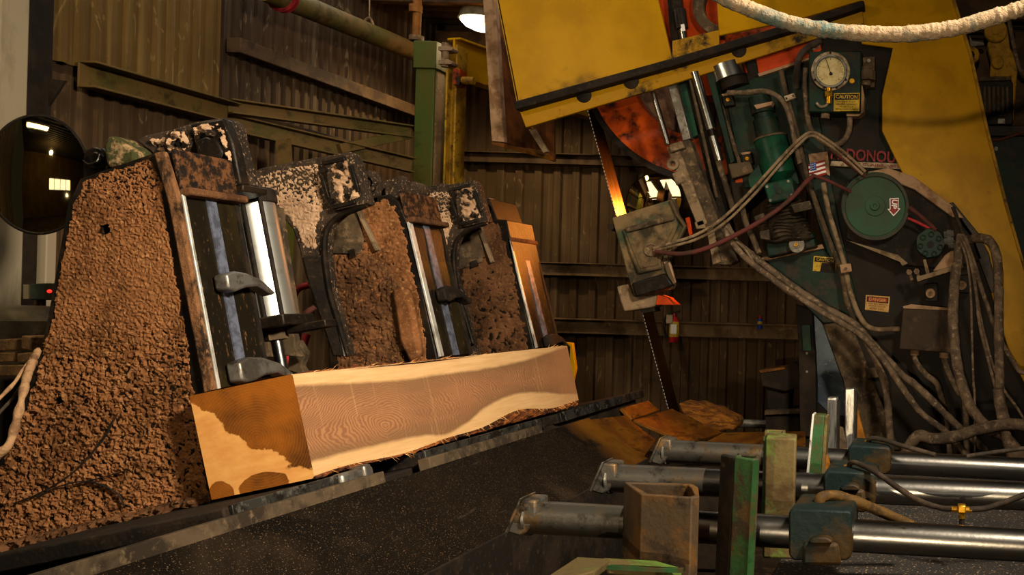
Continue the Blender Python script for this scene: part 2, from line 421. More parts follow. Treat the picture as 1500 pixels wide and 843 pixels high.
struct(MB().box((-.3, -3.4, ZC/2), (9.3, .06, ZC)).build('wall_front', 'wallpale'))
wn = struct(MB().box((-.7, -3.36, 2.25), (2.5, .03, .8)).build('window_1', 'daylight'))
m = MB()
for z in (1.83, 2.67): m.box((-.7, -3.34, z), (2.62, .06, .06))
for x in (-1.98, -1.4, -.7, 0, .58): m.box((x, -3.34, 2.25), (.05, .06, .84))
struct(m.build('trim_17', 'dark'))
struct(MB().box((-.3, 3.1, -.05), (9.3, 13.1, .1)).build('floor', 'concrete'))
struct(corrugated((XL, -3.4, ZC), (0, 1, 0), (1, 0, 0), YB + 3.4, 9.3, .2, .03, (0, 0, -1)).build('ceiling', 'roof', smooth=False, flip=False))
# paler panel sheets hung over the left wall, their edge where the brown sheets begin
def wallY(px): return -XL*F/(CX - px)*1.0
yA, yB2 = 4.95, 6.43
struct(corrugated((XL + .035, yA + .27, H + 1.22), (0, 1, 0), Z, yB2 - yA - .27, ZC - H - 1.22, .105, .02, (1, 0, 0)).build('trim_1', 'wallpale', smooth=False, flip=False))
struct(corrugated((XL + .03, yA + .2, .3), (0, 1, 0), Z, 7.6 - yA, H + .86, .105, .02, (1, 0, 0)).build('trim_2', 'wall', smooth=False, flip=False))
# door opening at the far left: jamb, leaf, frame
struct(MB().box((XL + .035, 5.11, ZC/2), (.05, .22, ZC - .02)).build('door_1', 'dark', bevel=.004))
struct(MB().box((XL + .07, 4.92, ZC/2), (.14, .16, ZC - .02)).build('trim_3', 'whitetrim', bevel=.01))
struct(MB().box((XL + .08, 5.19, 1.25), (.06, .06, 2.4)).build('trim_4', 'whitetrim', bevel=.006))
# girts
def girt(name, a, b, w, h, m):
    return struct(MB().bar(a, b, w, h).build(name, m, bevel=.006))
for i, (x, w) in enumerate(((-4.35, .7), (-3.3, .6), (-2.4, .7), (-1.45, .5))):
    struct(MB().box((x, 6.8, ZC - .06), (w, 1.8, .03)).build('window_%d' % (i + 2), 'mirrorglow'))  # unseen glowing panels added in the roof to brighten the small mirror's reflection
girt('trim_5', (XL + .09, 6.5, H + 1.65), (XL + .09, YB - .25, H + 1.65), .1, .1, 'girt')
for i, (py, hh, m) in enumerate(((238, .1, 'girt'), (397, .13, 'girtlow'), (479, .15, 'girtlow'))):
    z = P(900, py, YB).z
    g = MB(); x0, x1 = XL + .05, 4.2
    g.box(((x0 + x1)/2, YB - .075, z), (x1 - x0, .09, hh))
    g.box(((x0 + x1)/2, YB - .105, z + hh*.44), (x1 - x0, .15, .012))
    struct(g.build('trim_%d' % (6 + i), m, bevel=.004))
for i, (y, z) in enumerate(((4.2, ZC - .1), (6.2, ZC - .1), (8.0, ZC - .1), (9.2, ZC - .1))):
    struct(MB().box((-.4, y, z), (8.9, .09, .16)).build('trim_%d' % (10 + i), 'girt', bevel=.006))
struct(MB().bar((-4.7, 8.85, ZC - .35), (.6, 8.85, ZC - .35), .1, .34).build('trim_14', 'girt', bevel=.008))

# ================================================================== BACKGROUND THINGS
def channel(mb, a, b, w, h, t=.012, open_dir=1):
    """C section beam: web and two flanges"""
    a, b = V(a), V(b); d = (b - a).normalized(); x = d.cross(Z).normalized(); up = x.cross(d)
    mb.bar(a, b, t, h)
    for s in (1, -1):
        o = up*(s*(h - t)/2) + x*open_dir*(w/2)
        mb.bar(a + o, b + o, w, t)
    return mb
t = thing('wall_beam', 'long olive green channel beam on the left wall, running from the dark door towards the braces', 'beam', (XL, 5.3, H + 1.1))
channel(MB(), (XL + .09, 5.34, H + 1.17), (XL + .09, 6.46, H + 1.17), .1, .15).build('channel', 'olive', t, bevel=.004)
MB().prism([(48, 112), (95, 118), (62, 168), (50, 168)], 5.2, 5.215).build('gusset', 'dark', t)
t = thing('wall_brace', 'olive green truss of level and slanting members joining the left wall to the green column', 'brace', (XL, 6.5, H + 1))
a, b = V((XL + .1, 6.45, H + 1.22)), V((-4.2, 7.52, H + 1.26))
channel(MB(), a, b, .07, .1).build('top_chord', 'olive', t, bevel=.004)
channel(MB(), P(300, 172, 6.42), P(603, 243, 7.5), .07, .12).build('lower_chord', 'olive', t, bevel=.004)
MB().bar(P(497, 218, 7.05), P(600, 197, 7.5), .05, .07).build('web_member', 'olive', t, bevel=.004)
MB().bar(P(300, 152, 6.44), P(600, 236, 7.9), .03, .05).build('web_member', 'girt', t, bevel=.003)
MB().bar(P(418, 246, 6.42), P(415, 204, 6.42), .09, .02).build('hanger_plate', 'olive', t)

# green column and the yellow jib crane hinged on it
Yc = 7.6
t = thing('steel_column', 'green painted box column with a bolted cap, standing left of the yellow jib crane', 'column', (P(622, 60, Yc).x, Yc + .1, 0))
xa, xb = P(606, 160, Yc).x, P(634, 160, Yc).x
zt = P(622, 100, Yc).z; z2 = P(622, 60, Yc).z
MB().box(((xa+xb)/2, Yc + .1, zt/2), (xb-xa, .18, zt)).build('post', 'greencol', t, bevel=.008)
MB().box(((xa+xb)/2 + .004, Yc + .1, (zt+z2)/2), (xb-xa+.03, .22, z2-zt)).build('cap_sleeve', 'greencol', t, bevel=.006)
MB().prism([(634, 105), (641, 105), (637, 275), (630, 275)], Yc + .03, Yc + .14).build('angle_rib', 'girtlow', t)
MB().box(((xa+xb)/2, Yc + .1, .01), (.22, .3, .02)).build('base_plate', 'dark', t)
t = thing('jib_crane', 'yellow wall jib crane with a hinge and a long beam lit by the bell lamp', 'crane', (P(658, 60, Yc).x, Yc + .05, 0))
xa, xb = P(651, 160, Yc).x, P(671, 160, Yc).x
za = P(660, 64, Yc).z
m = MB(); m.box(((xa+xb)/2 - .02, Yc + .1, za/2), (xb-xa-.04, .02, za))
m.box((xb - .035, Yc + .1, za/2), (.014, .16, za)); m.box((xa, Yc + .1, za/2), (.014, .16, za))
m.build('mast', 'yellowdull', t, bevel=.003)
A = P(664, 84, Yc + .1); B = A + V((.55, 1.85, 0))
m = MB(); m.bar(A, B, .015, .3); m.bar(A + Z*.15, B + Z*.15, .13, .016); m.bar(A - Z*.15, B - Z*.15, .13, .016)
m.build('jib_beam', 'yellow', t, bevel=.003)
for py in (71, 91): MB().prism([(642, py - 3), (657, py - 4), (663, py), (661, py + 3), (655, py + 3), (642, py + 3)], Yc - .1, Yc).build('hinge_plate', 'grimepale', t, bevel=.003)
c = P(652, 80, Yc - .06); MB().cyl(c - Z*.1, c + Z*.09, .028, 14).build('hinge_pin', 'grimepale', t)
m = MB(); c = P(672, 116, Yc); m.box(c + V((.02, -.02, 0)), (.05, .12, .13)); m.build('trolley_stop', 'orange', t, bevel=.004)
c = P(676, 118, Yc - .03); MB().cyl(c, c + V((.1, 0, 0)), .03, 14).build('trolley_pin', 'yellowdull', t)
t2 = MB().prism([(408, 308), (422, 308), (417, 402), (405, 402)], 5.9, 5.97)
p = P(412, 402, 5.9)
t2.box((p.x, 5.935, p.z/2), (.06, .07, p.z)); 
tag(t2.build('steel_post', 'greencol'), 'slim green post half seen between the chrome cylinder and the dusty clamp arm', 'post')

# duct pipe along the eave, with hanger and red clamp
a, b = P(385, -16, 6.4), P(607, 76, 8.3)
tag(MB().cyl(a, b, .078, 28).build('overhead_pipe', 'olive'), 'thick olive pipe running under the roof to the green column', 'pipe')
t = thing('pipe_hanger', 'thin wire hook holding up the thick overhead pipe', 'hanger', P(541, 30, 7.66))
m = hose([(541, 60, 7.72), (533, 50, 7.66), (534, 32, 7.62), (541, 26, 7.62), (546, 34, 7.62), (548, 48, 7.62), (541, 60, 7.62)], .009, 8)
m.build('hook', 'grimepale', t)
hose([(541, 26, 7.62), (541.5, -20, 7.6)], .005, 6).build('rod', 'grimepale', t)
t = thing('pipe_clamp', 'red ring clamp on the overhead pipe at the top edge', 'clamp', P(410, 5, 6.6))
d = (b - a).normalized(); c = a + d*.18
MB().lathe(c, d, [(0, .105), (0, .082), (.035, .082), (.035, .105)], 24).build('ring', 'redhose', t)
m = MB(); m.box(c + V((-.1, .0, .03)), (.05, .06, .05)); m.build('lug', 'redhose', t, bevel=.006)
t = thing('vertical_pipe', 'narrow rusty pipe rising from the top of the green column', 'pipe', P(610, 57, Yc + .1))
c = P(610, 60, Yc + .1); MB().cyl(c, (c.x, c.y, ZC - .03), .032, 14).build('tube', 'rust', t)
c2 = P(609, 13, Yc + .1); MB().cyl(c2 - Z*.03, c2 + Z*.03, .05, 14).build('coupling', 'rust', t)
MB().cyl(c, c + Z*.04, .055, 14).build('coupling', 'girtlow', t)

# bell lamp
Yl = 8.2
t = thing('bell_lamp', 'glowing bell lamp hanging from the roof, half hidden by the dust hood', 'lamp', P(705, 30, Yl))
c = P(706, 30, Yl); r = 32*Yl/F
MB().lathe(c, Z, [(0, r), (.10, r*.86), (.18, r*.55), (.26, r*.38), (.3, r*.36), (.3, r*.3), (.25, r*.32), (.17, r*.5), (.09, r*.8), (.0, r*.97)], 36).build('shade', 'lampshade', t)
MB().lathe(c - Z*.085, Z, [(0, r*.35), (.03, r*.7), (.07, r*.9), (.1, r*.95)], 32).build('diffuser', 'lampglow', t)
MB().cyl(c + Z*.3, c + V((0, 0, ZC - c.z - .04)), .012, 8).build('stem', 'dark', t)

# convex mirror on the back wall
def dome(mb, x, y, rx, ry, Y, bulge, yaw=0.0, pitch=0.0, n=64, rg=16):
    c = P(x, y, Y); R = Matrix.Rotation(math.radians(yaw), 3, 'Z') @ Matrix.Rotation(math.radians(pitch), 3, 'X'); vs = [c + R @ V((0, -bulge, 0))]; fs = []
    for i in range(1, rg + 1):
        q = i/rg; 
        for j in range(n):
            g = 2*math.pi*j/n
            vs.append(c + R @ V((rx*Y/F*q*math.cos(g), -bulge*(1 - q*q), ry*Y/F*q*math.sin(g))))
    for j in range(n): fs.append((0, 1 + j, 1 + (j+1) % n))
    for i in range(rg - 1):
        for j in range(n): fs.append((1 + i*n + j, 1 + (i+1)*n + j, 1 + (i+1)*n + (j+1) % n, 1 + i*n + (j+1) % n))
    return mb.add(vs, fs)
def rim(mb, x, y, rx, ry, Y, r, yaw=0.0, pitch=0.0):
    R = Matrix.Rotation(math.radians(yaw), 3, 'Z') @ Matrix.Rotation(math.radians(pitch), 3, 'X')
    pts = [P(x, y, Y) + R @ V((rx*Y/F*math.cos(g), 0, ry*Y/F*math.sin(g))) for g in [2*math.pi*i/60 for i in range(61)]]
    return mb.rings(pts, [r]*61, 8, caps=False)
t = thing('convex_mirror', 'round convex mirror on the back wall behind the saw guide, reflecting bright light', 'mirror', P(958, 330, 9.3))
dome(MB(), 958, 293, 41, 39, 9.3, .022, -5, -9).build('mirror_glass', 'mirror', t)
rim(MB(), 958, 293, 41, 39, 9.31, .01, -5, -9).build('rim', 'dark', t)
c = P(958, 293, 9.32); MB().cyl(c, (c.x, YB - .03, c.z), .02, 10).build('bracket', 'dark', t)
t = thing('convex_mirror', 'large round convex mirror with a black rim at the left edge, behind the front knee', 'mirror', P(62, 340, 4.3))
dome(MB(), 57, 256, 58, 86, 4.3, .03, 24).build('mirror_glass', 'mirror', t)
rim(MB(), 57, 256, 58.5, 86.5, 4.302, .007, 24).build('rim', 'black', t)
c = P(57, 256, 4.33); m = MB(); m.cyl(c, (XL + .1, 4.6, c.z + .1), .018, 10); m.build('bracket', 'dark', t)

# fire extinguisher and spray can
t = thing('fire_extinguisher', 'red fire extinguisher with a yellow label hanging on the back wall girt', 'fire extinguisher', P(988, 503, YB - .18))
c = P(987, 502, YB - .2); r = 7.2*9.4/F; h = 38*9.4/F
MB().lathe(c, Z, [(0, r*.9), (.01, r), (h*.82, r), (h*.93, r*.7), (h, r*.35), (h + .03, r*.35)], 24).build('tank', 'extred', t)
MB().lathe(c + Z*(h*.22), Z, [(0, r*1.02), (h*.58, r*1.02), (h*.58, r*1.0), (0, r*1.0)], 24).build('label_band', 'signyellow', t)
m = MB(); m.box(c + V((.008, -r*1.03, h*.52)), (r*1.2, .004, h*.36)); m.build('label_print', 'white', t)
m = MB(); m.bar(c + Z*(h + .03) - V((.045, 0, 0)), c + Z*(h + .05) + V((.05, 0, .0)), .02, .02); m.box(c + Z*(h + .02), (.03, .03, .04)); m.build('handle', 'blackmatte', t)
MB().box(c + V((-.035, -.05, h*.9)), (.06, .004, .085)).build('tag', 'cream', t)
MB().rings(smooth_path([c + V((0, 0, h + .02)), c + V((-.08, 0, h)), c + V((-.1, 0, h*.6)), c + V((-.07, -.01, h*.2))]), [.011]*25, 8).build('hose', 'blackmatte', t)
t = thing('spray_can', 'small blue and yellow spray can standing on the back wall girt', 'can', P(1113, 481, YB - .14))
c = P(1113, 482, YB - .125); MB().lathe(c, Z, [(0, .024), (.006, .026), (.085, .026), (.1, .016)], 18).build('body', 'spraycan', t)
MB().lathe(c + Z*.045, Z, [(0, .0268), (.03, .0268), (.03, .026), (0, .026)], 18).build('label_band', 'signyellow', t)
MB().lathe(c + Z*.1, Z, [(0, .016), (.03, .014), (.034, .006)], 14).build('cap', 'extred', t)

# left edge: drum, box, offcuts, cables
Yd = 3.95
t = thing('dust_drum', 'smoky rounded drum behind the front knee, under the grey switch box', 'drum', P(20, 600, Yd + .3))
c = P(18, 448, Yd + .3)
MB().lathe((c.x, c.y, 0), Z, [(0, .32), (c.z - .17, .32), (c.z - .06, .31), (c.z - .015, .25), (c.z, .12), (c.z, .01)], 40).build('shell', 'drum', t)
MB().lathe((c.x, c.y, c.z - .16), Z, [(0, .325), (.012, .325), (.012, .32), (0, .32)], 40).build('band', 'whitetrim', t)
t = thing('switch_box', 'small grey electrical box with a red pilot light at the left edge', 'switch box', P(60, 440, 4.55))
MB().prism([(43, 416), (74, 415), (74, 439), (43, 440)], 4.5, 4.62).build('box', 'boxgrey', t, bevel=.006)
MB().prism([(34, 417), (42, 417), (42, 438), (34, 438)], 4.56, 4.6).build('side_plate', 'whitetrim', t)
MB().disc(71, 427, 2.3, 4.49, 4.5, 12).build('pilot_light', 'redglow', t)
MB().prism([(50, 440), (56, 440), (56, 452), (50, 452)], 4.54, 4.58).build('conduit', 'grime', t)
random.seed(11)
GR = 'dusty offcuts heaped at the left edge'
offc = [(8, 506, 30, 18, 4, 'pale grey-edged dusty block, topmost at the far left edge below the drum'), (38, 503, 16, 21, -3, 'stubby dusty offcut beside the front knee, below the drum'), (6, 525, 32, 16, 3, 'wide dusty offcut at the left edge, in the middle of the heap'), (36, 524, 26, 15, 6, 'slim tilted dusty offcut leaning towards the front knee'),
        (14, 543, 48, 17, 2, 'long flat offcut lying across the bottom of the heap at the left edge')]
for i, (x, y, w, h, r, lb) in enumerate(offc):
    Y = 3.62; g = math.radians(r)
    pts = []
    for sx, sy in ((-1, -1), (1, -1), (1, 1), (-1, 1)):
        dx, dy = sx*w/2*random.uniform(.85, 1.05), sy*h/2*random.uniform(.85, 1.1)
        pts.append((x + dx*math.cos(g) + dy*math.sin(g), y - dx*math.sin(g) + dy*math.cos(g)))
    tag(MB().prism(pts, Y, Y + .16).build('wood_offcut', 'wood_off', bevel=.006), lb, 'offcut', GR)
c = P(2, 552, 3.6)
tag(MB().box((c.x - .25, 3.75, c.z/2), (.62, .42, c.z)).build('offcut_bench', 'dark', bevel=.01), 'dark bench at the left edge carrying the dusty offcuts', 'bench')
tag(hose([(-30, 700, 2.75), (-4, 668, 2.75), (14, 650, 2.76), (26, 610, 2.8), (34, 575, 2.85), (42, 545, 2.95), (55, 515, 3.1)], .0105, 10, 10, .5).build('cable', 'cablepale'), 'thickest sawdust covered cable hanging down the left edge', 'cable')
tag(hose([(-30, 612, 2.8), (0, 583, 2.85), (22, 560, 2.9), (40, 535, 3.0), (56, 512, 3.12)], .006, 8, 8, .4).build('cable', 'cablepale'), 'thin pale dusty cable above the black one at the left edge', 'cable')
tag(hose([(-30, 640, 2.78), (0, 604, 2.82), (20, 582, 2.88), (38, 552, 2.97), (52, 520, 3.11)], .0045, 8).build('cable', 'hosedark'), 'thin black cable between the two pale cables at the left edge', 'cable')
# ================================================================== CARRIAGE
T = math.radians(13.6)            # the whole carriage leans by this much
M['wear'] = mat('worn_dark_strip', '3a3834', '1f1c19', .5, 10, '6a6660', .25, 20, rough=.45, metal=.5, bump=.1)
AX = V((math.cos(T), 0, math.sin(T))); UP = V((-math.sin(T), 0, math.cos(T)))
Y1, Y2, Y3 = 3.25, 4.75, 5.83

def knee(name_loc, label, Y, dep, outline, crustpoly, cseed, side, rail_w, spec):
    t = thing('carriage_knee', label, 'carriage knee', name_loc, 'knees of the log carriage')
    MB().prism(outline, Y, Y + dep, spec.get('holes', ())).build('body', 'black', t, bevel=0.006 if not spec.get('holes') else 0)
    crust(crustpoly, Y - .001, spec['step'], spec['freq'], spec['amp'], spec['sink'], spec.get('growth'), spec.get('holes', ())).build('sawdust_crust', spec.get('cm', 'dust'), t)
    # guide face on the +X side: top and bottom points of the front edge
    (xa, ya), (xb, yb) = side
    A, B = P(xa, ya, Y), P(xb, yb, Y); n = V((B.z - A.z, 0, -(B.x - A.x))).normalized()
    if n.x < 0: n = -n
    def sl(a0, a1, y0, y1, th, off=0.0):
        p = A.lerp(B, a0) + n*off; q = A.lerp(B, a1) + n*off; m = MB()
        L = [p + V((0, y0*dep, 0)), p + V((0, y1*dep, 0)), q + V((0, y1*dep, 0)), q + V((0, y0*dep, 0))]
        return m.extrude([L], n*th)
    sl(.02, 1.0, .0, 1.0, .012).build('face_plate', 'face', t, bevel=.003)
    sl(.02, 1.0, .0, spec.get('rw', .05), .02).build('edge_rail', 'rail', t, bevel=.003)
    sl(.02, 1.0, .42, .58, .006, .012).build('guide_strip', 'bluerail', t)
    sl(.02, 1.0, .93, 1.0, .006, .012).build('back_rail', 'blackmatte', t)
    # cap block on the top of the face
    sl(-.21 if spec.get('capped') else -.17, .0, .02, 1.02, .02).build('cap_block', spec.get('capm', 'black'), t, bevel=.006)
    sl(-.01, .03, .0, 1.05, .05 if not spec.get('thin') else .03).build('cap_ledge', 'dust_dark', t, bevel=.008)
    # hooked dogs riding in the guide slot
    for a0, big in spec['dogs']:
        p = A.lerp(B, a0) + V((0, .5*dep, 0)); q = B - A; q.normalize()
        s = .055*big
        pts = [(-1.0, -.55), (-.3, -.8), (.5, -.7), (1.5, -.3), (2.6, .75), (2.3, .9), (1.3, .25), (.4, .35), (-.5, .7), (-1.0, .5)]
        L = [p + V((0, u*s*1.2, 0)) + q*(v*s*.9) + n*.02 for u, v in pts]
        MB().extrude([L], n*.05).build('dog_hook', spec.get('dogm', 'blackmatte'), t, bevel=.008)
    return t

# --- front knee
k1 = [(118, 262), (222, 226), (240, 222), (258, 280), (312, 572), (330, 735), (200, 772), (-60, 850), (-90, 760), (0, 678), (24, 622), (48, 552), (68, 480), (100, 300)]
holes1 = [[(147, 331), (160, 328), (163, 341), (150, 346)], [(82, 583), (93, 580), (95, 590), (84, 593)]]
crust1 = [(121, 262), (222, 228), (238, 262), (248, 330), (262, 420), (283, 540), (296, 640), (306, 728), (180, 762), (-30, 822), (-80, 770), (2, 680), (27, 622), (51, 552), (71, 480), (103, 300)]
def grow1(x, y):
    u = max(0, min(1, (y - 400)/160)); pit = max(0, min(1, (340 - y)/90)) + .8*max(0, 1 - math.hypot((x - 262)/45, (y - 520)/90))
    return .6*u, .0062 - .0020*max(0, 1 - abs(y - 420)/110), .0034*pit + .0005*u + .0015*max(0, (130 - x)/80 if y < 420 else 0)
kn = knee(P(150, 800, Y1), 'nearest carriage knee, broad and caked with brown sawdust, at the near end of the timber', Y1, .262, k1, crust1, 1, ((258, 280), (312, 572)), .02,
     dict(step=1.4, freq=128, amp=.0062, sink=.0015, growth=grow1, capped=True, capm='capdust', dogs=[(.47, 1.0), (.93, 1.25)], dogm='steel', holes=holes1))
# dusty flange beside the guide face
MB().prism([(224, 224), (240, 221), (259, 282), (313, 572), (322, 640), (309, 640), (297, 572), (246, 300)], Y1 - .022, Y1 - .002).build('edge_flange', 'flange', kn, bevel=.006)
for i, h in enumerate(holes1):
    MB().prism([(h[0][0] + 4, h[0][1] + 6), (h[1][0] - 1, h[1][1] + 5), h[2], h[3]], Y1 + .06, Y1 + .08).build('slot_pin', 'steel', kn)
# lugs standing on the top of the front knee
m = MB(); m.prism([(150, 212), (158, 198), (170, 200), (176, 208), (186, 212), (198, 222), (197, 238), (156, 246)], Y1 + .05, Y1 + .14)
crm = m.build('top_lug', 'greendust', kn, bevel=.012)
m = MB(); m.disc(138, 232, 17, Y1 + .12, Y1 + .2); m.disc(138, 232, 10, Y1 + .10, Y1 + .12); m.prism([(122, 232), (155, 232), (160, 262), (120, 262)], Y1 + .13, Y1 + .19)
m.build('pivot_lug', 'black', kn, bevel=.006)
m = hose([(122, 235, Y1 + .06), (130, 240, Y1 + .05), (142, 236, Y1 + .05), (146, 226, Y1 + .06)], .0025, 6); m.build('wire_clip', 'chrome', kn)
# cracks of dark drip lines in the caked dust: thin bare scratches
for pts in ([(172, 606), (150, 645), (110, 690), (60, 722), (20, 738)], [(55, 728), (90, 712), (130, 706), (170, 722), (182, 742)], [(110, 710), (150, 700), (185, 690)]):
    hose([(x, y, Y1 - .014) for x, y in pts], .0028, 6, 6, .8).build('bare_streak', 'blackmatte', kn)

# --- second knee
k2 = [(518, 300), (540, 290), (570, 284), (584, 296), (600, 335), (622, 440), (640, 524), (648, 590), (486, 590), (478, 470), (470, 380), (478, 330), (505, 300)]
c2 = [(522, 304), (545, 294), (568, 288), (582, 302), (597, 345), (617, 440), (630, 520), (632, 560), (496, 560), (484, 470), (476, 385), (484, 338), (510, 302)]
kn = knee(P(560, 590, Y2), 'middle carriage knee, seen past the arch of the dusty gooseneck clamp', Y2, .33, k2, c2, 2, ((592, 322), (640, 524)), .02,
     dict(rw=.11, step=1.5, freq=70, amp=.0062, sink=.003, capped=True, capm='capdust', dogs=[(.56, 1.15)], growth=lambda x, y: (.7*max(0, min(1, (y - 340)/60))*max(0, min(1, (600 - x)/40)), .006, .0005 + .0004*max(0, min(1, (y - 380)/60))*max(0, min(1, (590 - x)/40))), cm='dust'))
MB().prism([(511, 366), (519, 365), (521, 376), (513, 378)], Y2 - .03, Y2 - .012).build('square_plug', 'chrome', kn)
MB().prism([(477, 352), (484, 332), (500, 316), (520, 306), (532, 350), (526, 372), (478, 372)], Y2 - .016, Y2 - .002).build('cover_plate', 'grime', kn, bevel=.004)
MB().prism([(520, 308), (524, 306), (553, 366), (549, 368)], Y2 - .035, Y2 - .004).build('rib', 'grimepale', kn, bevel=.003)
crust([(483, 396), (498, 376), (540, 370), (574, 392), (588, 424), (584, 470), (598, 530), (604, 560), (498, 560), (487, 470)], Y2 - .008, 1.5, 75, .008, .002, lambda x, y: (.6, .008, .001)).build('damp_crust', 'dust_dark', kn)
MB().prism([(572, 425), (586, 418), (600, 428), (616, 520), (600, 535), (583, 500)], Y2 - .05, Y2 - .004).build('dust_lump', 'dust', kn, bevel=.02)
m = MB(); m.prism([(520, 258), (530, 250), (544, 250), (549, 268), (555, 300), (528, 304)], Y2 + .0, Y2 + .07); m.ring(537, 268, 13, 8, Y2 - .03, Y2); m.disc(537, 268, 6, Y2 - .015, Y2 + .0)
m.build('pivot_lug', 'arm', kn, bevel=.004)
m = MB(); m.prism([(553, 268), (588, 257), (594, 290), (560, 296)], Y2 + .05, Y2 + .12); m.disc(575, 280, 12, Y2 + .01, Y2 + .05)
m.build('top_lug', 'arm', kn, bevel=.004)
m = MB(); m.disc(603, 278, 12, Y2 + .2, Y2 + .3); m.build('roller', 'arm', kn, bevel=.004)

# --- third knee
k3 = [(700, 296), (716, 290), (728, 322), (742, 322), (758, 400), (782, 511), (790, 570), (690, 570), (684, 520), (668, 400), (668, 350), (690, 320)]
c3 = [(690, 330), (715, 318), (732, 326), (740, 345), (755, 400), (776, 505), (780, 550), (690, 550), (688, 510), (674, 420), (672, 380)]
kn = knee(P(730, 575, Y3), 'farthest carriage knee, its guide face glowing orange in the saw light', Y3, .37, k3, c3, 3, ((742, 350), (782, 511)), .02,
     dict(step=1.5, freq=60, amp=.0062, sink=.003, dogs=[(.96, 1.2)], capm='rust', thin=True, growth=lambda x, y: (.7*max(0, min(1, (y - 400)/60)), .006, .0008), cm='dust_dark'))
MB().prism([(688, 384), (697, 381), (700, 389), (690, 393)], Y3 - .025, Y3 - .012).build('square_plug', 'dark', kn)
MB().prism([(669, 372), (675, 350), (688, 336), (700, 330), (708, 366), (706, 384), (672, 396)], Y3 - .016, Y3 - .002).build('cover_plate', 'grime', kn, bevel=.004)
MB().prism([(699, 334), (703, 332), (722, 384), (718, 386)], Y3 - .035, Y3 - .004).build('rib', 'grimepale', kn, bevel=.003)
m = MB(); m.prism([(703, 295), (717, 290), (726, 320), (708, 330)], Y3 + .02, Y3 + .08); m.disc(712, 307, 9, Y3, Y3 + .02)
m.build('pivot_lug', 'armpale', kn, bevel=.004)

k = NT('pale_clumped_dust'); v = k.coords()
c = k.mix(k.ramp(k.noise(v, 9, 6), .35, .65), lin('7d6149'), lin('b99778'))
k.put('Base Color', c); k.put('Roughness', .95); k.put('Specular IOR Level', .1); k.bump(k.noise(v, 140, 4), .5); M['armdust'] = k.m
# ------------------------------------------------------------------ clamp arms
def arm(label, Y, s, ox, oy, leg, full=True, seed=0):
    """s: scale of the second arm's photo outline, (ox, oy) its shift"""
    f = lambda pts: [(ox + x*s, oy + y*s) for x, y in pts]
    t = thing('log_clamp', label, 'clamp', P(*f([(470, 500)])[0], Y), 'log clamps between the carriage knees')
    head = [(360, 256), (382, 246), (430, 236), (480, 228), (512, 222), (519, 232), (538, 298), (518, 306), (498, 314), (484, 326), (477, 340), (475, 372), (482, 426), (496, 474), (509, 522), (486, 522), (466, 462), (446, 402), (437, 362), (428, 336), (412, 316), (392, 298), (370, 284)]
    if not leg: head = [(300, 268), (382, 246), (430, 236), (480, 228), (512, 222), (519, 232), (538, 298), (518, 306), (498, 314), (470, 318), (440, 318), (400, 305), (330, 292)]
    head = f(head)
    MB().prism(head, Y, Y + .07).build('arm_plate', 'arm', t, bevel=.008)
    # pale dust caked on the shaded body of the arm
    pl = f([(366, 258), (430, 242), (468, 236), (476, 300), (470, 322), (466, 345), (466, 366), (442, 366), (430, 334), (410, 310), (390, 292)]) if leg else f([(320, 268), (430, 242), (440, 300), (400, 296)])
    crust(pl, Y - .001, 1.6 if s > .9 else 1.4, 105/s**.5, .006, .0028, (lambda x, y: (0, .006, .0046 - .0042*max(0, min(1, ((y - oy)/s - 268)/50)))) if leg else None).build('dust_crust', 'armdust', t)
    if leg:
        # black worn rim along the arch
        rim_ = f([(537, 301), (516, 308), (497, 316), (485, 328), (478, 342), (476, 372), (483, 426), (497, 474), (511, 522)])
        pts = [P(x, y, Y - .012) for x, y in rim_]
        MB().rings(smooth_path(pts, 5), [.012]*(8*5 + 1), 8).build('arch_rim', 'black', t)
        MB().prism(f([(443, 376), (474, 374), (482, 426), (496, 474), (509, 522), (488, 522), (468, 462), (450, 408)]), Y - .012, Y).build('wear_plate', 'blackmatte', t, bevel=.005)
        MB().prism(f([(491, 462), (495, 460), (511, 521), (504, 522)]), Y - .016, Y - .012).build('bright_edge', 'rail', t)
    # jaw plate with slots and bolts
    MB().prism(f([(474, 232), (512, 222), (519, 234), (537, 298), (486, 310)]), Y - .03, Y).build('jaw_plate', 'arm', t, bevel=.006)
    crust(f([(478, 240), (508, 231), (514, 246), (530, 292), (491, 303)]), Y - .031, 1.5, 70, .007, .001).build('dust_crust', 'armdust', t)
    for q in ([(470, 237), (503, 228), (505, 235), (473, 242)], [(467, 257), (472, 256), (482, 290), (476, 291)], [(486, 301), (518, 292), (520, 298), (487, 307)], [(509, 243), (515, 241), (526, 280), (521, 282)]):
        MB().prism(f(q), Y - .042, Y - .03).build('slot_bar', 'black', t, bevel=.003)
    for q in ((477, 250), (500, 243), (488, 295), (512, 288)):
        hexbolt(MB(), *f([q])[0], 4.4*s, Y - .03, .022).build('bolt', 'black', t)
    return t

t = thing('log_clamp', 'nearest log clamp, its plate and round boss caked with pale dust above the front knee', 'clamp', P(270, 300, 3.62), 'log clamps between the carriage knees')
Ya = 3.62
MB().prism([(198, 206), (212, 198), (250, 190), (276, 181), (286, 178), (328, 172), (336, 182), (344, 222), (356, 270), (326, 278), (318, 262), (262, 262), (224, 226)], Ya, Ya + .09).build('arm_plate', 'arm', t, bevel=.008)
crust([(214, 201), (250, 193), (275, 184), (286, 224), (250, 228), (226, 222)], Ya - .001, 1.8, 90, .009, .002).build('dust_crust', 'armdust', t)
MB().ring(261, 209, 21, 8, Ya - .035, Ya, 40).build('boss_ring', 'arm', t, bevel=.004)
crust([(261 + 20*math.cos(g*.35), 209 + 20*math.sin(g*.35)) for g in range(18)], Ya - .036, 1.5, 100, .009, .002, None, [[(261 + 7*math.cos(g*.5), 209 + 7*math.sin(g*.5)) for g in range(12)]]).build('dust_crust', 'armdust', t)
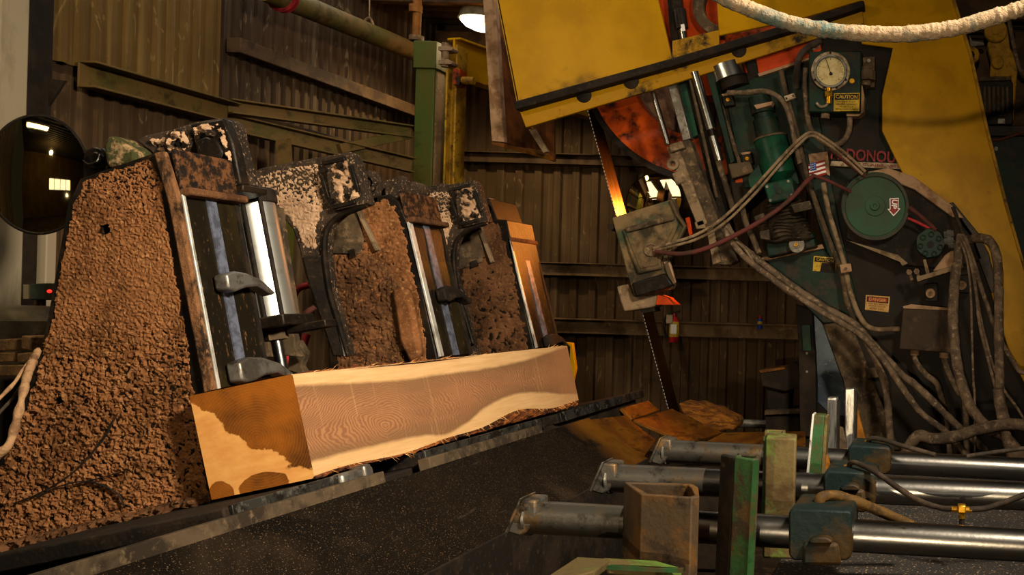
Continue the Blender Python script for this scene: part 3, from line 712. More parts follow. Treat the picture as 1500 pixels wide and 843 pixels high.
MB().ring(264, 211, 6.5, 3.4, Ya - .05, Ya - .03, 6).build('nut', 'black', t)
MB().prism([(278, 182), (327, 173), (341, 210), (353, 270), (326, 276), (316, 232), (290, 230)], Ya - .05, Ya).build('jaw_plate', 'black', t, bevel=.008)
crust([(281, 185), (322, 177), (322, 190), (298, 200), (284, 198)], Ya - .051, 1.5, 95, .010, .002).build('dust_crust', 'armdust', t)
MB().prism([(286, 206), (302, 199), (318, 206), (326, 222), (320, 236), (300, 232), (288, 226)], Ya - .066, Ya - .05).build('cheek_block', 'black', t, bevel=.01)
crust([(318, 188), (330, 187), (336, 212), (342, 236), (338, 258), (334, 240), (326, 216)], Ya - .052, 1.5, 60, .012, -.003).build('dust_crust', 'armdust', t)
crust([(320, 240), (330, 246), (334, 262), (348, 262), (346, 270), (328, 274)], Ya - .052, 1.5, 60, .012, -.001).build('dust_crust', 'armdust', t)
for q in ((312, 196), (325, 249), (335, 266)): hexbolt(MB(), *q, 5, Ya - .05, .025).build('bolt', 'arm', t)
MB().prism([(324, 278), (356, 270), (356, 280), (326, 288)], Ya - .04, Ya + .09).build('jaw_lip', 'black', t, bevel=.005)
MB().prism([(206, 214), (234, 220), (262, 228), (262, 700), (206, 700)], Ya + .02, Ya + .1).build('leg', 'black', t)

ta = arm('middle log clamp, its gooseneck plate speckled with pale dust, left of the middle knee', 4.38, 1.0, 0, 0, True)
tb = arm('farthest log clamp, speckled plate arching over the farthest knee', 5.58, .80, 715 - 538*.8, 325 - 298*.8 - .5, True)
m = MB(); m.prism([(606, 278), (650, 268), (662, 292), (668, 330), (660, 352), (664, 400), (676, 440), (690, 500), (700, 540), (655, 540), (640, 420), (622, 330)], 5.66, 5.74)
m.build('back_plate', 'arm', tb, bevel=.006)
crust([(612, 280), (648, 272), (656, 296), (660, 340), (646, 372), (630, 340)], 5.659, 1.6, 95, .009, .003).build('dust_crust', 'armdust', tb)

# ------------------------------------------------------------------ hydraulic cylinder beside the front knee
t = thing('hydraulic_cylinder', 'bright polished hydraulic cylinder standing between the front knee and the middle log clamp', 'hydraulic cylinder', P(400, 600, 3.75))
Yh = 3.8; A, B = P(367, 300, Yh), P(399, 466, Yh); d = (B - A).normalized(); r = 30*Yh/F
MB().cyl(A, B, r, 40).build('barrel', 'brushed', t)
m = MB(); m.lathe(A - d*.055, d, [(0, r*1.0), (.008, r*1.12), (.055, r*1.12), (.06, r*1.05)], 40); m.build('top_cap', 'blackmatte', t, bevel=.004)
m = MB(); q = A - d*.05; m.cyl(q, q - d*.09, r*.45, 16); m.build('top_clevis', 'black', t)
for ang in (-1.25, .55, 2.2):
    o = V((math.cos(ang)*r*1.04, -abs(math.sin(ang))*r*1.04 if ang < 2 else r, 0)); MB().cyl(A - d*.04 + o, B + d*.03 + o, .008, 10).build('tie_rod', 'blackmatte', t)
m = MB(); c = B + d*.022; R = Matrix.Rotation(-math.atan2(d.x, -d.z), 3, 'Y'); m.box(c + V((.01, 0, 0)), (r*2.35, r*2.3, .045), R); m.build('end_flange', 'black', t, bevel=.006)
m = MB(); c = B + d*.03; m.box(c + V((.13, .03, -.002)), (.16, .07, .03), R); m.build('mount_arm', 'black', t, bevel=.004)
m = MB(); m.cyl(B + d*.045, B + d*.09, .042, 6); m.build('gland_nut', 'grime', t)
MB().cyl(B + d*.05, B + d*.36, .021, 20).build('piston_rod', 'chrome', t)
MB().prism([(393, 305), (399, 302), (423, 462), (416, 466)], Yh + .05, Yh + .12).build('back_strut', 'grime', t, bevel=.004)

# red hose loop and rags behind the cylinder
tag(hose([(452, 418, 4.62), (436, 424, 4.6), (426, 446, 4.6), (422, 490, 4.6), (424, 530, 4.62), (440, 516, 4.62), (450, 490, 4.64)], .0165, 12).build('air_hose', 'redhose'), 'bright red hose loop nearest the cylinder, behind the front knee', 'hose')
tag(hose([(462, 450, 4.74), (446, 462, 4.72), (438, 486, 4.72), (432, 512, 4.7), (418, 522, 4.7), (412, 540, 4.7)], .014, 12).build('air_hose', 'redhosedirty'), 'dusty red hose curling behind the bright red hose loop', 'hose')
random.seed(5)
for i, (x, y, lb) in enumerate(((386, 500, 'curled brown slab scrap left of the piston rod'), (424, 500, 'curled brown slab scrap right of the piston rod'), (436, 524, 'flat dusty scrap in front of the middle log clamp'))):
    pts = [(x - 16, y + 22), (x - 10, y - 16), (x + 2, y - 24), (x + 9, y - 8), (x + 6, y + 10), (x + 14, y + 26)]
    tag(MB().prism([(a + random.uniform(-3, 3), b + random.uniform(-3, 3)) for a, b in pts], 4.25 + i*.08, 4.27 + i*.08 + .02).build('slab_scrap', 'grime', bevel=.006), lb, 'scrap', 'scraps behind the timber')

# ------------------------------------------------------------------ carriage bed
t = thing('carriage_bed', 'long black carriage frame under the knees and the timber', 'carriage', (-2.6, 4.5, 0))
N0 = P(310, 733, 3.16)                       # lower left near corner of the timber
base = N0 - UP*.012
def slab(x0, x1, y0, y1, z0, z1):
    L = [base + AX*x0 + UP*z1, base + AX*x1 + UP*z1, base + AX*x1 + UP*z0, base + AX*x0 + UP*z0]
    L = [V((p.x, y0, p.z)) for p in L]
    return MB().extrude([L], V((0, y1 - y0, 0)))
for i, (a, b) in enumerate(((2.72, 3.34), (3.75, 4.95), (5.1, 6.6))):
    slab(-.45, .372, a, b, -.05, .0).build('headblock', 'blackmatte', t, bevel=.006)
    slab(.372, .384, a + .02, b - .05, -.048, .004).build('wear_strip', 'wear', t, bevel=.003)
slab(.02, .34, 3.0, 6.5, -.14, -.05).build('stringer', 'dark', t, bevel=.006)
slab(-1.35, -.45, 2.6, 6.6, -.16, -.03).build('deck_frame', 'blackmatte', t)
for a, b in ((1.5, 3.4), (3.7, 4.75)): slab(.386, .432, a, b, -.075, -.024).build('edge_ledge', 'ledge', t, bevel=.003)
m = slab(.352, .40, 3.22, 3.40, -.06, .006); m.build('stop_shoe', 'steel', t, bevel=.012)
m = slab(.351, .41, 3.33, 3.375, -.07, .016); m.build('stop_clamp', 'steel', t, bevel=.01)
for y in (2.9, 4.4, 6.2):
    MB().box((-2.45, y, .46), (.16, .16, .92)).build('leg', 'dark', t, bevel=.006)
    MB().box((-3.2, y, .35), (.16, .16, .7)).build('leg', 'dark', t, bevel=.006)
# splintery dust shelf at the foot of the front knee
crust([(-20, 800), (140, 762), (306, 722), (308, 740), (240, 762), (90, 806), (-20, 843)], Y1 - .03, 1.8, 75, .012, -.006).build('dust_shelf', 'dust_dark', t)

# ------------------------------------------------------------------ timber
k = NT('timber_wood'); v = k.coords()
sx = k.new('ShaderNodeSeparateXYZ'); k.link(v, sx.inputs[0]); X_, Y_, Z_ = sx.outputs
n1 = k.noise(k.coords((1, 1.2, 1)), 1.6, 3, .5); nf = k.noise(v, 9, 5, .6)
# sawn side: heartwood between two wavy sapwood bands. Z_ 0..L2 across, Y_ along
HT, LT = .352, 2.34
zw = k.math('ADD', Z_, k.math('MULTIPLY', k.math('SUBTRACT', nf, .5), .012))
low = k.new('ShaderNodeFloatCurve'); cv = low.mapping.curves[0]
for i, (x, y) in enumerate(((0, .17), (.14, .17), (.30, .145), (.36, .06+.04), (.42, .14), (.55, .33), (.66, .40), (.78, .36), (.9, .26), (1, .2))):
    if i < 2: cv.points[0 if i == 0 else 1].location = (x, y)
    else: cv.points.new(x, y)
low.mapping.update(); k.link(k.math('MULTIPLY', Y_, 1/LT), low.inputs['Value'])
hi = k.new('ShaderNodeFloatCurve'); cv = hi.mapping.curves[0]
for i, (x, y) in enumerate(((0, .88), (.12, .84), (.25, .80), (.4, .80), (.6, .80), (.75, .84), (.9, .92), (1, .97))):
    if i < 2: cv.points[0 if i == 0 else 1].location = (x, y)
    else: cv.points.new(x, y)
hi.mapping.update(); k.link(k.math('MULTIPLY', Y_, 1/LT), hi.inputs['Value'])
zn = k.math('MULTIPLY', zw, 1/HT)
sl_ = k.math('SUBTRACT', low.outputs[0], zn); sh_ = k.math('SUBTRACT', zn, hi.outputs[0])
sap = k.ramp(k.math('MAXIMUM', sl_, sh_), .0, .03)
sap = k.ramp(k.math('ADD', k.math('MAXIMUM', sl_, sh_), .02), .01, .05)
# growth figure: elongated rings round a knot
mp = k.new('ShaderNodeMapping'); tc = k.new('ShaderNodeTexCoord'); k.link(tc.outputs['Object'], mp.inputs['Vector'])
mp.inputs['Location'].default_value = (0, -.62*.42, -.17); mp.inputs['Scale'].default_value = (0, .42, 1)
nz = k.new('ShaderNodeTexNoise'); nz.inputs['Scale'].default_value = 7; nz.inputs['Detail'].default_value = 4; k.link(mp.outputs[0], nz.inputs['Vector'])
addv = k.new('ShaderNodeVectorMath', operation='MULTIPLY_ADD'); k.link(nz.outputs['Color'], addv.inputs[0]); addv.inputs[1].default_value = (.0, .13, .10); k.link(mp.outputs[0], addv.inputs[2])
wv = k.new('ShaderNodeTexWave', wave_type='RINGS', rings_direction='X'); wv.inputs['Scale'].default_value = 38; wv.inputs['Distortion'].default_value = 2.2; wv.inputs['Detail'].default_value = 4; wv.inputs['Detail Scale'].default_value = 1.6
k.link(addv.outputs[0], wv.inputs['Vector'])
heart = k.mix(k.ramp(wv.outputs['Fac'], .1, .9), lin('744a2f'), lin('8e633f'))
heart = k.mix(k.ramp(k.noise(k.coords((1, .5, 2.2)), 3.2, 4), .42, .7), heart, lin('6b4a2e'))
sapc = k.mix(k.ramp(k.noise(k.coords((1, .5, 8)), 9, 4), .3, .7), lin('bf9a6c'), lin('ad8656'))
edge_ = k.math('ADD', k.math('MULTIPLY', k.math('MAXIMUM', sl_, sh_), 5.5), 1.0)
heart = k.mix(k.math('MULTIPLY', k.ramp(edge_, .1, .95), .55), heart, lin('64492c'))
side = k.mix(sap, heart, sapc)
# far end goes ruddier
side = k.mix(k.math('MULTIPLY', k.ramp(k.math('ADD', k.math('MULTIPLY', Y_, 1/LT), k.math('MULTIPLY', k.math('SUBTRACT', n1, .5), .5)), .74, 1.0), .55), side, lin('a06a40'))
# saw kerf marks across
kf = k.noise(k.coords((1, 26, .8)), 2.2, 3, .6)
side = k.mix(k.math('MULTIPLY', k.ramp(kf, .62, .74), .25), side, lin('cda676'))
# end grain with a wet stain
ex = k.math('MULTIPLY', X_, 1/.348); ez = k.math('MULTIPLY', Z_, 1/HT)
ns = k.noise(k.coords((1, 1, 1)), 6, 5, .6); nh = k.noise(v, 26, 4, .6)
w = k.math('ADD', ez, k.math('MULTIPLY', k.math('SUBTRACT', ns, .5), .55))
bound = k.new('ShaderNodeFloatCurve'); cv = bound.mapping.curves[0]
for i, (x, y) in enumerate(((0, .93), (.12, .80), (.3, .62), (.42, .46), (.5, .34), (.6, .30), (.78, .27), (.86, .2), (.93, .12), (1, .1))):
    if i < 2: cv.points[0 if i == 0 else 1].location = (x, y)
    else: cv.points.new(x, y)
bound.mapping.update(); k.link(ex, bound.inputs['Value'])
wet = k.ramp(k.math('ADD', k.math('SUBTRACT', w, bound.outputs[0]), k.math('MULTIPLY', k.math('SUBTRACT', nh, .5), .12)), .0, .018)
# two wet spots low on the end
def spot(cx, cz, rx, rz):
    dx = k.math('MULTIPLY', k.math('SUBTRACT', ex, cx), 1/rx); dz = k.math('MULTIPLY', k.math('SUBTRACT', ez, cz), 1/rz)
    d = k.math('ADD', k.math('MULTIPLY', dx, dx), k.math('MULTIPLY', dz, dz))
    return k.ramp(k.math('ADD', k.math('SUBTRACT', 1.0, d), k.math('MULTIPLY', k.math('SUBTRACT', ns, .5), 1.6)), 0, .06)
wet = k.math('MAXIMUM', wet, k.math('MAXIMUM', spot(.1, .03, .13, .13), spot(.5, .02, .24, .13)))
dry = k.mix(k.ramp(k.noise(k.coords((2, 1, 6)), 5, 5), .35, .7), lin('bd8040'), lin('cc9752'))
rg = k.new('ShaderNodeTexWave', wave_type='RINGS', rings_direction='Y'); rg.inputs['Scale'].default_value = 34; rg.inputs['Distortion'].default_value = 3.0; rg.inputs['Detail'].default_value = 3
mp2 = k.new('ShaderNodeMapping'); k.link(tc.outputs['Object'], mp2.inputs['Vector']); mp2.inputs['Location'].default_value = (-.19, 0, -.17); k.link(mp2.outputs[0], rg.inputs['Vector'])
wetc = k.mix(k.ramp(k.noise(v, 5, 5, .6), .38, .66), lin('844a12'), lin('4a280e'))
wetc = k.mix(k.math('MULTIPLY', k.ramp(rg.outputs['Fac'], .2, .8), .13), wetc, lin('a56a24'))
end = k.mix(wet, dry, wetc)
geo = k.new('ShaderNodeTexCoord'); sn = k.new('ShaderNodeSeparateXYZ'); k.link(geo.outputs['Normal'], sn.inputs[0])
isend = k.math('GREATER_THAN', k.math('ABSOLUTE', sn.outputs[1]), .7)
k.put('Base Color', k.mix(isend, side, end)); k.put('Roughness', k.math('SUBTRACT', .72, k.math('MULTIPLY', k.math('MULTIPLY', wet, isend), .3)))
k.put('Specular IOR Level', .35)
k.bump(k.noise(k.coords((1, 10, 1)), 20, 4), .12); M['timber'] = k.m

o = thing('squared_timber', 'squared log with a stained orange end and a pale sawn side, clamped against the knees', 'timber', N0)
o.rotation_euler = (0, -T, 0); bpy.context.view_layer.update()
W = .348
nY = 60
def prof(y):
    """cross-section of the timber at y: lower edge wanes away into bark"""
    u = y/LT
    wane = .007 + .006*math.sin(u*21) + .045*math.exp(-((u - .66)/.17)**2) + .018*max(0, u - .7)/.3
    top = .004 + .02*math.exp(-((u - .35)/.2)**2)
    return [(0, 0), (W - wane*.9, 0), (W, wane), (W, HT - top), (W - top*1.2, HT), (0, HT)]
vs = []; fs = []; 
for i in range(nY + 1):
    y = LT*i/nY
    for x, z in prof(y): vs.append((x, y, z + (.0 if i else 0)))
for i in range(nY):
    for j in range(6):
        if j in (1, 4): continue           # the waney edges carry bark instead
        a, b = i*6 + j, i*6 + (j+1) % 6; fs.append((a, b, b + 6, a + 6))
fs += [tuple(range(5, -1, -1)), tuple(nY*6 + j for j in range(6))]
def local_mesh(name, vs, fs, m, parent):
    me = bpy.data.meshes.new(name); me.from_pydata([tuple(p) for p in vs], [], fs); me.update()
    bm = bmesh.new(); bm.from_mesh(me); bmesh.ops.recalc_face_normals(bm, faces=bm.faces); bm.to_mesh(me); bm.free()
    me.materials.append(M[m]); ob = bpy.data.objects.new(name, me); COL.objects.link(ob); ob.parent = parent; return ob
local_mesh('sawn_body', vs, fs, 'timber', o)
for jj, sgn in ((1, -1), (4, 1)):
    bv = []; bf = []; nb = 6; ny2 = 220
    for i in range(ny2 + 1):
        y = LT*i/ny2; pr = prof(y); a, b = V((pr[jj][0], y, pr[jj][1])), V((pr[jj+1][0], y, pr[jj+1][1]))
        nn = V((1, 0, sgn)).normalized()
        for q in range(nb + 1):
            u = q/nb; p = a.lerp(b, u); wgt = 4*u*(1-u)
            h = (.5 + N.noise(V((y*16, u*2.2, sgn*3))) + .6*N.noise(V((y*50, u*6, 2))))*.012*wgt
            bv.append(p + nn*(h if q not in (0, nb) else 0))
    for i in range(ny2):
        for q in range(nb):
            a = i*(nb + 1) + q; bf.append((a, a + 1, a + nb + 2, a + nb + 1))
    local_mesh('bark_edge', bv, bf, 'bark', o)
# bark strip lying on the back of the top and torn fibres
random.seed(3); bv = []; bf = []
for i in range(150):
    y = LT*random.uniform(.0, .99)**1.0; top = random.random() < .62
    if top and not (.05 < y/LT < .62 or y/LT > .9): continue
    base_ = V((W - random.uniform(.0, .06), y, HT + .002)) if top else V((W + .001, y, prof(y)[2][1] + random.uniform(-.004, .006)))
    L = random.uniform(.012, .05)*(1 if top else .8)
    d = V((random.uniform(.1, .9), random.uniform(-.9, .9), random.uniform(.0, .55) if top else random.uniform(-.9, -.1))).normalized()
    wd = V((0, 1, 0)).cross(d); wd = (wd if wd.length > .1 else V((1, 0, 0))).normalized()*random.uniform(.0006, .0018)
    n0 = len(bv); dd = d.cross(wd).normalized()*.0008; tip = base_ + d*L + V((0, 0, -L*.25))
    bv += [base_ - wd, base_ + wd, base_ + dd, tip]; bf += [(n0, n0+1, n0+3), (n0+1, n0+2, n0+3), (n0+2, n0, n0+3), (n0, n0+2, n0+1)]
fb = local_mesh('torn_fibres', bv, bf, 'fibre', o); stuff(fb)
bv = []; bf = []; ny2 = 200; nb = 8
for i in range(ny2 + 1):
    u = i/ny2; y = LT*u
    for q in range(nb + 1):
        s_ = q/nb; x = W*.35 + (W*.63)*s_
        h = max(0, .5 + 1.1*N.noise(V((y*7, s_*2, 1))) + .6*N.noise(V((y*40, s_*7, 5))))*.02*math.sin(math.pi*min(1, s_*1.02))
        h *= min(1, max(0, (u - .04)/.05))*(1 if u < .6 else max(.25, 1 - (u - .6)*3))
        bv.append((x, y, HT - .004 + h))
for i in range(ny2):
    for q in range(nb):
        a = i*(nb + 1) + q; bf.append((a, a + 1, a + nb + 2, a + nb + 1))
local_mesh('bark_strip', bv, bf, 'bark', o)

# ------------------------------------------------------------------ chute and waste plates
def plate(pts, th=.02):
    q = [P(*p) for p in pts]; n = (q[1] - q[0]).cross(q[2] - q[0]).normalized()
    if n.z > 0: n = -n
    return MB().extrude([q], n*th)
XU, ZU = -1.945, H - .678
a33 = math.radians(33); sd = V((math.cos(a33), 0, -math.sin(a33)))
c0 = V((XU, 1.5, ZU)); m = MB()
nn = sd.cross(V((0, 1, 0))).normalized(); nn = nn if nn.z < 0 else -nn
m.extrude([[c0, c0 + sd*.40, c0 + sd*.40 + V((0, 3.87, 0)), c0 + V((0, 3.87, 0))]], nn*.02)
t = thing('waste_chute', 'broad black greasy sheet sloping down beside the timber', 'chute', (XU, 3.7, 0))
m.build('slope_sheet', 'chute', t)
m = MB(); q = c0 + sd*.40; m.extrude([[q, q + V((.012, 0, 0)), q + V((.012, 3.87, 0)), q + V((0, 3.87, 0))]], V((0, 0, -.5))); m.build('skirt', 'blackmatte', t)
for y in (2.5, 3.8, 5.1): MB().box((-1.85, y, .4), (.08, .08, .8)).build('leg', 'dark', t)
WP = 'rusty plates behind the chute'
def wplate(pts, lb, m='rust', th=.02, nm='waste_plate'):
    tag(plate(pts, th).build(nm, m, bevel=.003), lb, 'plate', WP)
wplate([(856, 616, 5.42), (914, 609, 6.05), (962, 645, 6.05), (938, 676, 5.42)], 'rust orange plate next to the black chute, sloping right')
wplate([(910, 598, 6.12), (950, 587, 6.5), (966, 601, 6.5), (926, 615, 6.12)], 'small upper rust orange plate at the far end of the chute')
wplate([(928, 615, 6.14), (984, 599, 6.8), (1058, 634, 6.8), (1010, 650, 6.14)], 'wide rust orange plate in the middle of the row, fibres along its right edge')
wplate([(1020, 655, 6.0), (1060, 634, 6.6), (1180, 632, 6.6), (1180, 655, 6.0)], 'flat amber plate running right behind the far shaft', 'rust')
m = MB(); 
pts = [(993, 591), (1008, 594), (1020, 592), (1034, 599), (1048, 601), (1060, 609), (1076, 616), (1078, 624), (1074, 632), (1062, 631), (1050, 635), (1038, 628), (1024, 624), (1012, 614), (1000, 609)]
m.prism(pts, 6.85, 7.15); b = m.build('bark_slab', 'barkslab', bevel=.015); tag(b, 'rough brown bark slab lying beyond the rusty plates', 'slab')
c = P(960, 660, 6.4); tag(MB().box((c.x, 6.45, c.z/2 - .02), (1.0, .7, c.z - .1)).build('plate_stand', 'dark', bevel=.01), 'dark stand under the rusty plates at the end of the chute', 'stand')
# dark skids in the carriage line beyond the timber
SK = 'dark skids beyond the timber'
for i, (pts, lb) in enumerate(((((800, 624, 5.6), (912, 590, 7.2)), 'upper dark steel skid pointing past the far end of the timber'), (((792, 640, 5.45), (868, 612, 6.3)), 'lower dark steel skid just under the far end of the timber'))):
    tag(MB().bar(P(*pts[0]), P(*pts[1]), .09, .04).build('skid_rail', 'steel' if i else 'black', bevel=.006), lb, 'skid', SK)
t = thing('yellow_bracket', 'small yellow angle bracket standing behind the far end of the timber', 'bracket', P(838, 560, 6.6))
MB().prism([(806, 499), (838, 503), (843, 540), (839, 560), (834, 560), (835, 508), (806, 503)], 6.6, 6.64).build('angle', 'yellow', t, bevel=.003)
M['greenpul'] = mat('pulley_green', '1f4029', '26331f', .5, 3, rough=.5, bump=.05)
M['greenrim'] = mat('worn_pulley_rim', '333024', '26261c', .5, 5, rough=.55, bump=.1)
M['boxdark'] = mat('dark_dusty_box', '33271c', '231a13', .45, 4, '4a3826', .25, 9, rough=.7, bump=.15)
M['shafttip'] = mat('worn_tip_steel', '4d4942', '6a5134', .42, 12, '2a251f', .35, 20, rough=.5, metal=.55, bump=.25)
M['hosedirt'] = mat('brown_greasy_hose', '4a3517', '2e2210', .5, 14, '6b4d20', .25, 30, rough=.7, bump=.3)
M['stopbar'] = mat('streaked_bright_bar', 'a5a29c', '3a3630', .42, 9, rough=.3, metal=.85, bump=.05, stretch=(2.5, 1, .35))
# ================================================================== BAND SAW
Yg, Yf, Yw = 6.5, 6.6, 7.2
k = NT('yellow_steel_sooty_along_the_edge'); v = k.coords()
sp = k.new('ShaderNodeSeparateXYZ'); k.link(v, sp.inputs[0])
_o = V((P(1250, 500, 6.6).x, 6.9, 0)); _a = P(757, 150, 6.5) - _o; _b = P(985, 85, 6.5) - _o; _d = (_b - _a).normalized()
dist = k.math('ADD', k.math('MULTIPLY', k.math('SUBTRACT', sp.outputs[0], _a.x), -_d.z), k.math('MULTIPLY', k.math('SUBTRACT', sp.outputs[2], _a.z), _d.x))
nz = k.noise(v, 3.4, 5, .6)
soot = k.ramp(k.math('SUBTRACT', k.math('MULTIPLY', nz, .9), dist), .36, .54)
c = k.mix(k.ramp(k.noise(v, 2.5, 6), .4, .6), lin('a67a00'), lin('966c00'))
c = k.mix(k.ramp(k.noise(v, 26, 6, .7), .69, .74), c, lin('2c1c08')); c = k.mix(k.math('MULTIPLY', soot, .93), c, lin('17100a'))
k.put('Base Color', c); k.put('Roughness', .38); k.put('Specular IOR Level', .08); k.bump(k.noise(v, 60, 5), .08); M['yellowsoot'] = k.m
saw = thing('band_saw', 'leaning band saw with a yellow guard, dark green frame and orange wheel', 'band saw', (P(1250, 500, Yf).x, Yf + .3, 0))
# frame casting
MB().prism([(1040, 100), (1100, 70), (1300, 40), (1420, 60), (1470, 330), (1520, 560), (1560, 640), (1560, 822), (1318, 822), (1300, 640), (1244, 560), (1206, 476), (1170, 440), (1128, 404), (1094, 384), (1206, 362), (1190, 300), (1164, 240), (1076, 310)], Yf, Yf + .35).build('frame_casting', 'greendirty', saw, bevel=.012)
MB().prism([(1060, 128), (1150, 100), (1164, 240), (1172, 270), (1090, 276)], Yf - .02, Yf).build('frame_plate', 'green', saw, bevel=.006)
MB().prism([(1150, 110), (1186, 100), (1230, 330), (1262, 470), (1236, 455), (1190, 300)], Yf - .03, Yf).build('frame_plate', 'green', saw, bevel=.006)
MB().prism([(1094, 386), (1206, 362), (1232, 398), (1250, 470), (1206, 474), (1150, 420)], Yf - .05, Yf + .02).build('bracket_plate', 'green', saw, bevel=.006)
MB().prism([(1092, 383), (1204, 358), (1207, 364), (1094, 388)], Yf - .1, Yf + .1).build('ledge', 'dustplank', saw, bevel=.003)
MB().prism([(1206, 476), (1246, 470), (1310, 640), (1318, 660), (1252, 660), (1236, 560)], Yf - .04, Yf).build('frame_edge', 'grime', saw, bevel=.006)
# guard
panel = [(716, -60), (757, 150), (985, 88), (963, -4), (966, -60)]
MB().prism(panel, Yg, Yg + .03).build('guard_panel', 'yellowsoot', saw, bevel=.006)
MB().prism([(1046, -60), (1053, 52), (1170, 28), (1262, 0), (1262, 64), (1308, 70), (1292, 140), (1292, 192), (1326, 262), (1384, 300), (1420, 345), (1452, 430), (1480, 520), (1540, 640), (1560, 560), (1500, 395), (1472, 300), (1444, 190), (1420, 80), (1392, -10), (1385, -60)], Yg, Yg + .03).build('guard_panel', 'yellow', saw, bevel=.006)
MB().prism([(985, 60), (1053, 44), (1053, 84), (985, 96)], Yg, Yg + .03).build('guard_panel', 'yellowgrime', saw)
# rolled edge and side wall of the guard
MB().prism([(1392, -10), (1420, 80), (1444, 190), (1472, 300), (1500, 395), (1503, 394), (1476, 299), (1448, 189), (1424, 79), (1396, -11)], Yg - .02, Yg + .25).build('guard_side', 'yellowdull', saw)
MB().prism([(1384, 300), (1420, 345), (1452, 430), (1462, 427), (1449, 372), (1432, 340), (1396, 296)], Yg - .06, Yg - .005).build('belt_slot_edge', 'black', saw, bevel=.004)
# lower lip and the black edge strip
MB().prism([(760, 160), (770, 187), (985, 123), (1125, 79), (1265, 34), (1262, 2), (985, 92)], Yg - .03, Yg + .0).build('lower_lip', 'yellowgrime', saw, bevel=.004)
MB().prism([(752, 149), (985, 85), (1170, 30), (1265, 0), (1266, 10), (1170, 42), (985, 97), (755, 161)], Yg - .11, Yg - .0).build('edge_strip', 'blackmatte', saw, bevel=.006)
MB().prism([(716, -60), (757, 150), (770, 186), (773, 186), (760, 150), (719, -60)], Yg + .0, Yg + .10).build('guard_side', 'yellowdull', saw)
for x in (855, 924, 1082):
    y = 160 - (x - 770)*.292 + 1
    c = P(x, y + 3, Yg - .035); MB().lathe(c + V((0, .01, 0)), (0, -1, 0), [(0, .055), (.012, .05), (.025, .02)], 20).build('lip_boss', 'blackmatte', saw)
# guard opening: slide, hose ends, orange wheel arm behind
MB().prism([(955, -60), (1062, -60), (1062, 84), (975, 98)], Yg + .22, Yg + .25).build('back_plate', 'orangeclean', saw)
MB().ring(1060, 8, 46, 30, Yg + .12, Yg + .2, 30, 120, 270).build('hub_ring', 'grime', saw, bevel=.006)
MB().prism([(972, -60), (990, -60), (1006, 78), (984, 84)], Yg + .12, Yg + .2).build('slide_post', 'black', saw, bevel=.006)
m = MB(); m.cyl(P(999, 40, Yg + .08), P(1005, 76, Yg + .08), .024, 16); m.build('rod_end', 'chrome', saw)
m = MB(); m.cyl(P(996, 14, Yg + .08), P(1000, 42, Yg + .08), .04, 16); m.build('rod_socket', 'black', saw)
MB().prism([(997, 36), (1002, 35), (1004, 45), (999, 46)], Yg + .03, Yg + .035).build('tag', 'white', saw)
# wheel
whl = MB().ring(1035, 80, 187, 168, Yw, Yw + .25, 90); whl.build('wheel_tyre', 'black', saw)
w2 = MB().ring(1035, 80, 178, 122, Yw - .012, Yw + .2, 90); wo = w2.build('wheel_rim', 'orange', saw)
m = MB(); m.ring(1035, 80, 60, 20, Yw - .04, Yw + .2, 40); hub = m.build('wheel_hub', 'orange', saw)
for i in range(6):
    g = math.radians(20 + 60*i); c = P(1035, 80, Yw + .08); d = V((math.cos(g), 0, math.sin(g)))
    MB().bar(c + d*.26, c + d*.66, .14, .07, V((0, 1, 0))).build('spoke', 'orange', wo, bevel=.01)
MB().prism([(918, 140), (988, 120), (988, 190), (944, 200)], Yw + .5, Yw + .52).build('rear_guard', 'dustplank', saw)
# blade
bd = MB(); A, B = P(852, 128, Yw), P(990, 640, Yw); d = (B - A)
n = V((d.z, 0, -d.x)).normalized()*.0025
bd.extrude([[A - n, A + n, B + n, B - n]], V((0, .26, 0)))
bd.build('saw_blade', 'blade', saw)
bt = MB()
for i in range(92):
    q = A.lerp(B, .06 + .93*i/92); e = d.normalized()*.012
    bt.add([q - n - e, q + n - e, q + n + e*.4, q - n + e*.4, q + V((0, -.012, 0)) + e*.5], [(0, 1, 4), (1, 2, 4), (2, 3, 4), (3, 0, 4), (0, 3, 2, 1)])
stuff(bt.build('blade_teeth', 'rail', saw, smooth=False))
# lower wheel housing seen low behind the posts
MB().prism([(1190, 455), (1206, 476), (1236, 560), (1246, 604), (1238, 612), (1212, 604), (1196, 588)], Yf + .38, Yf + .42).build('housing_panel', 'bluepanel', saw, bevel=.006)
MB().prism([(1166, 446), (1190, 455), (1196, 560), (1196, 700), (1170, 700), (1172, 560)], Yf + .3, Yf + .4).build('frame_leg', 'greendirty', saw, bevel=.006)
MB().prism([(1174, 476), (1187, 476), (1189, 520), (1176, 520)], Yf + .27, Yf + .3).build('leg_plate', 'greenclean', saw, bevel=.004)
MB().prism([(1170, 514), (1194, 514), (1196, 640), (1172, 640)], Yf + .25, Yf + .29).build('slide_plate', 'dark', saw, bevel=.004)
for y in (518, 545): MB().disc(1182, y, 1.8, Yf + .243, Yf + .26, 10).build('bolt', 'steel', saw)
MB().prism([(1196, 588), (1212, 606), (1250, 612), (1250, 822), (1180, 822), (1180, 588)], Yf + .36, Yf + .55).build('base_foot', 'dark', saw, bevel=.01)
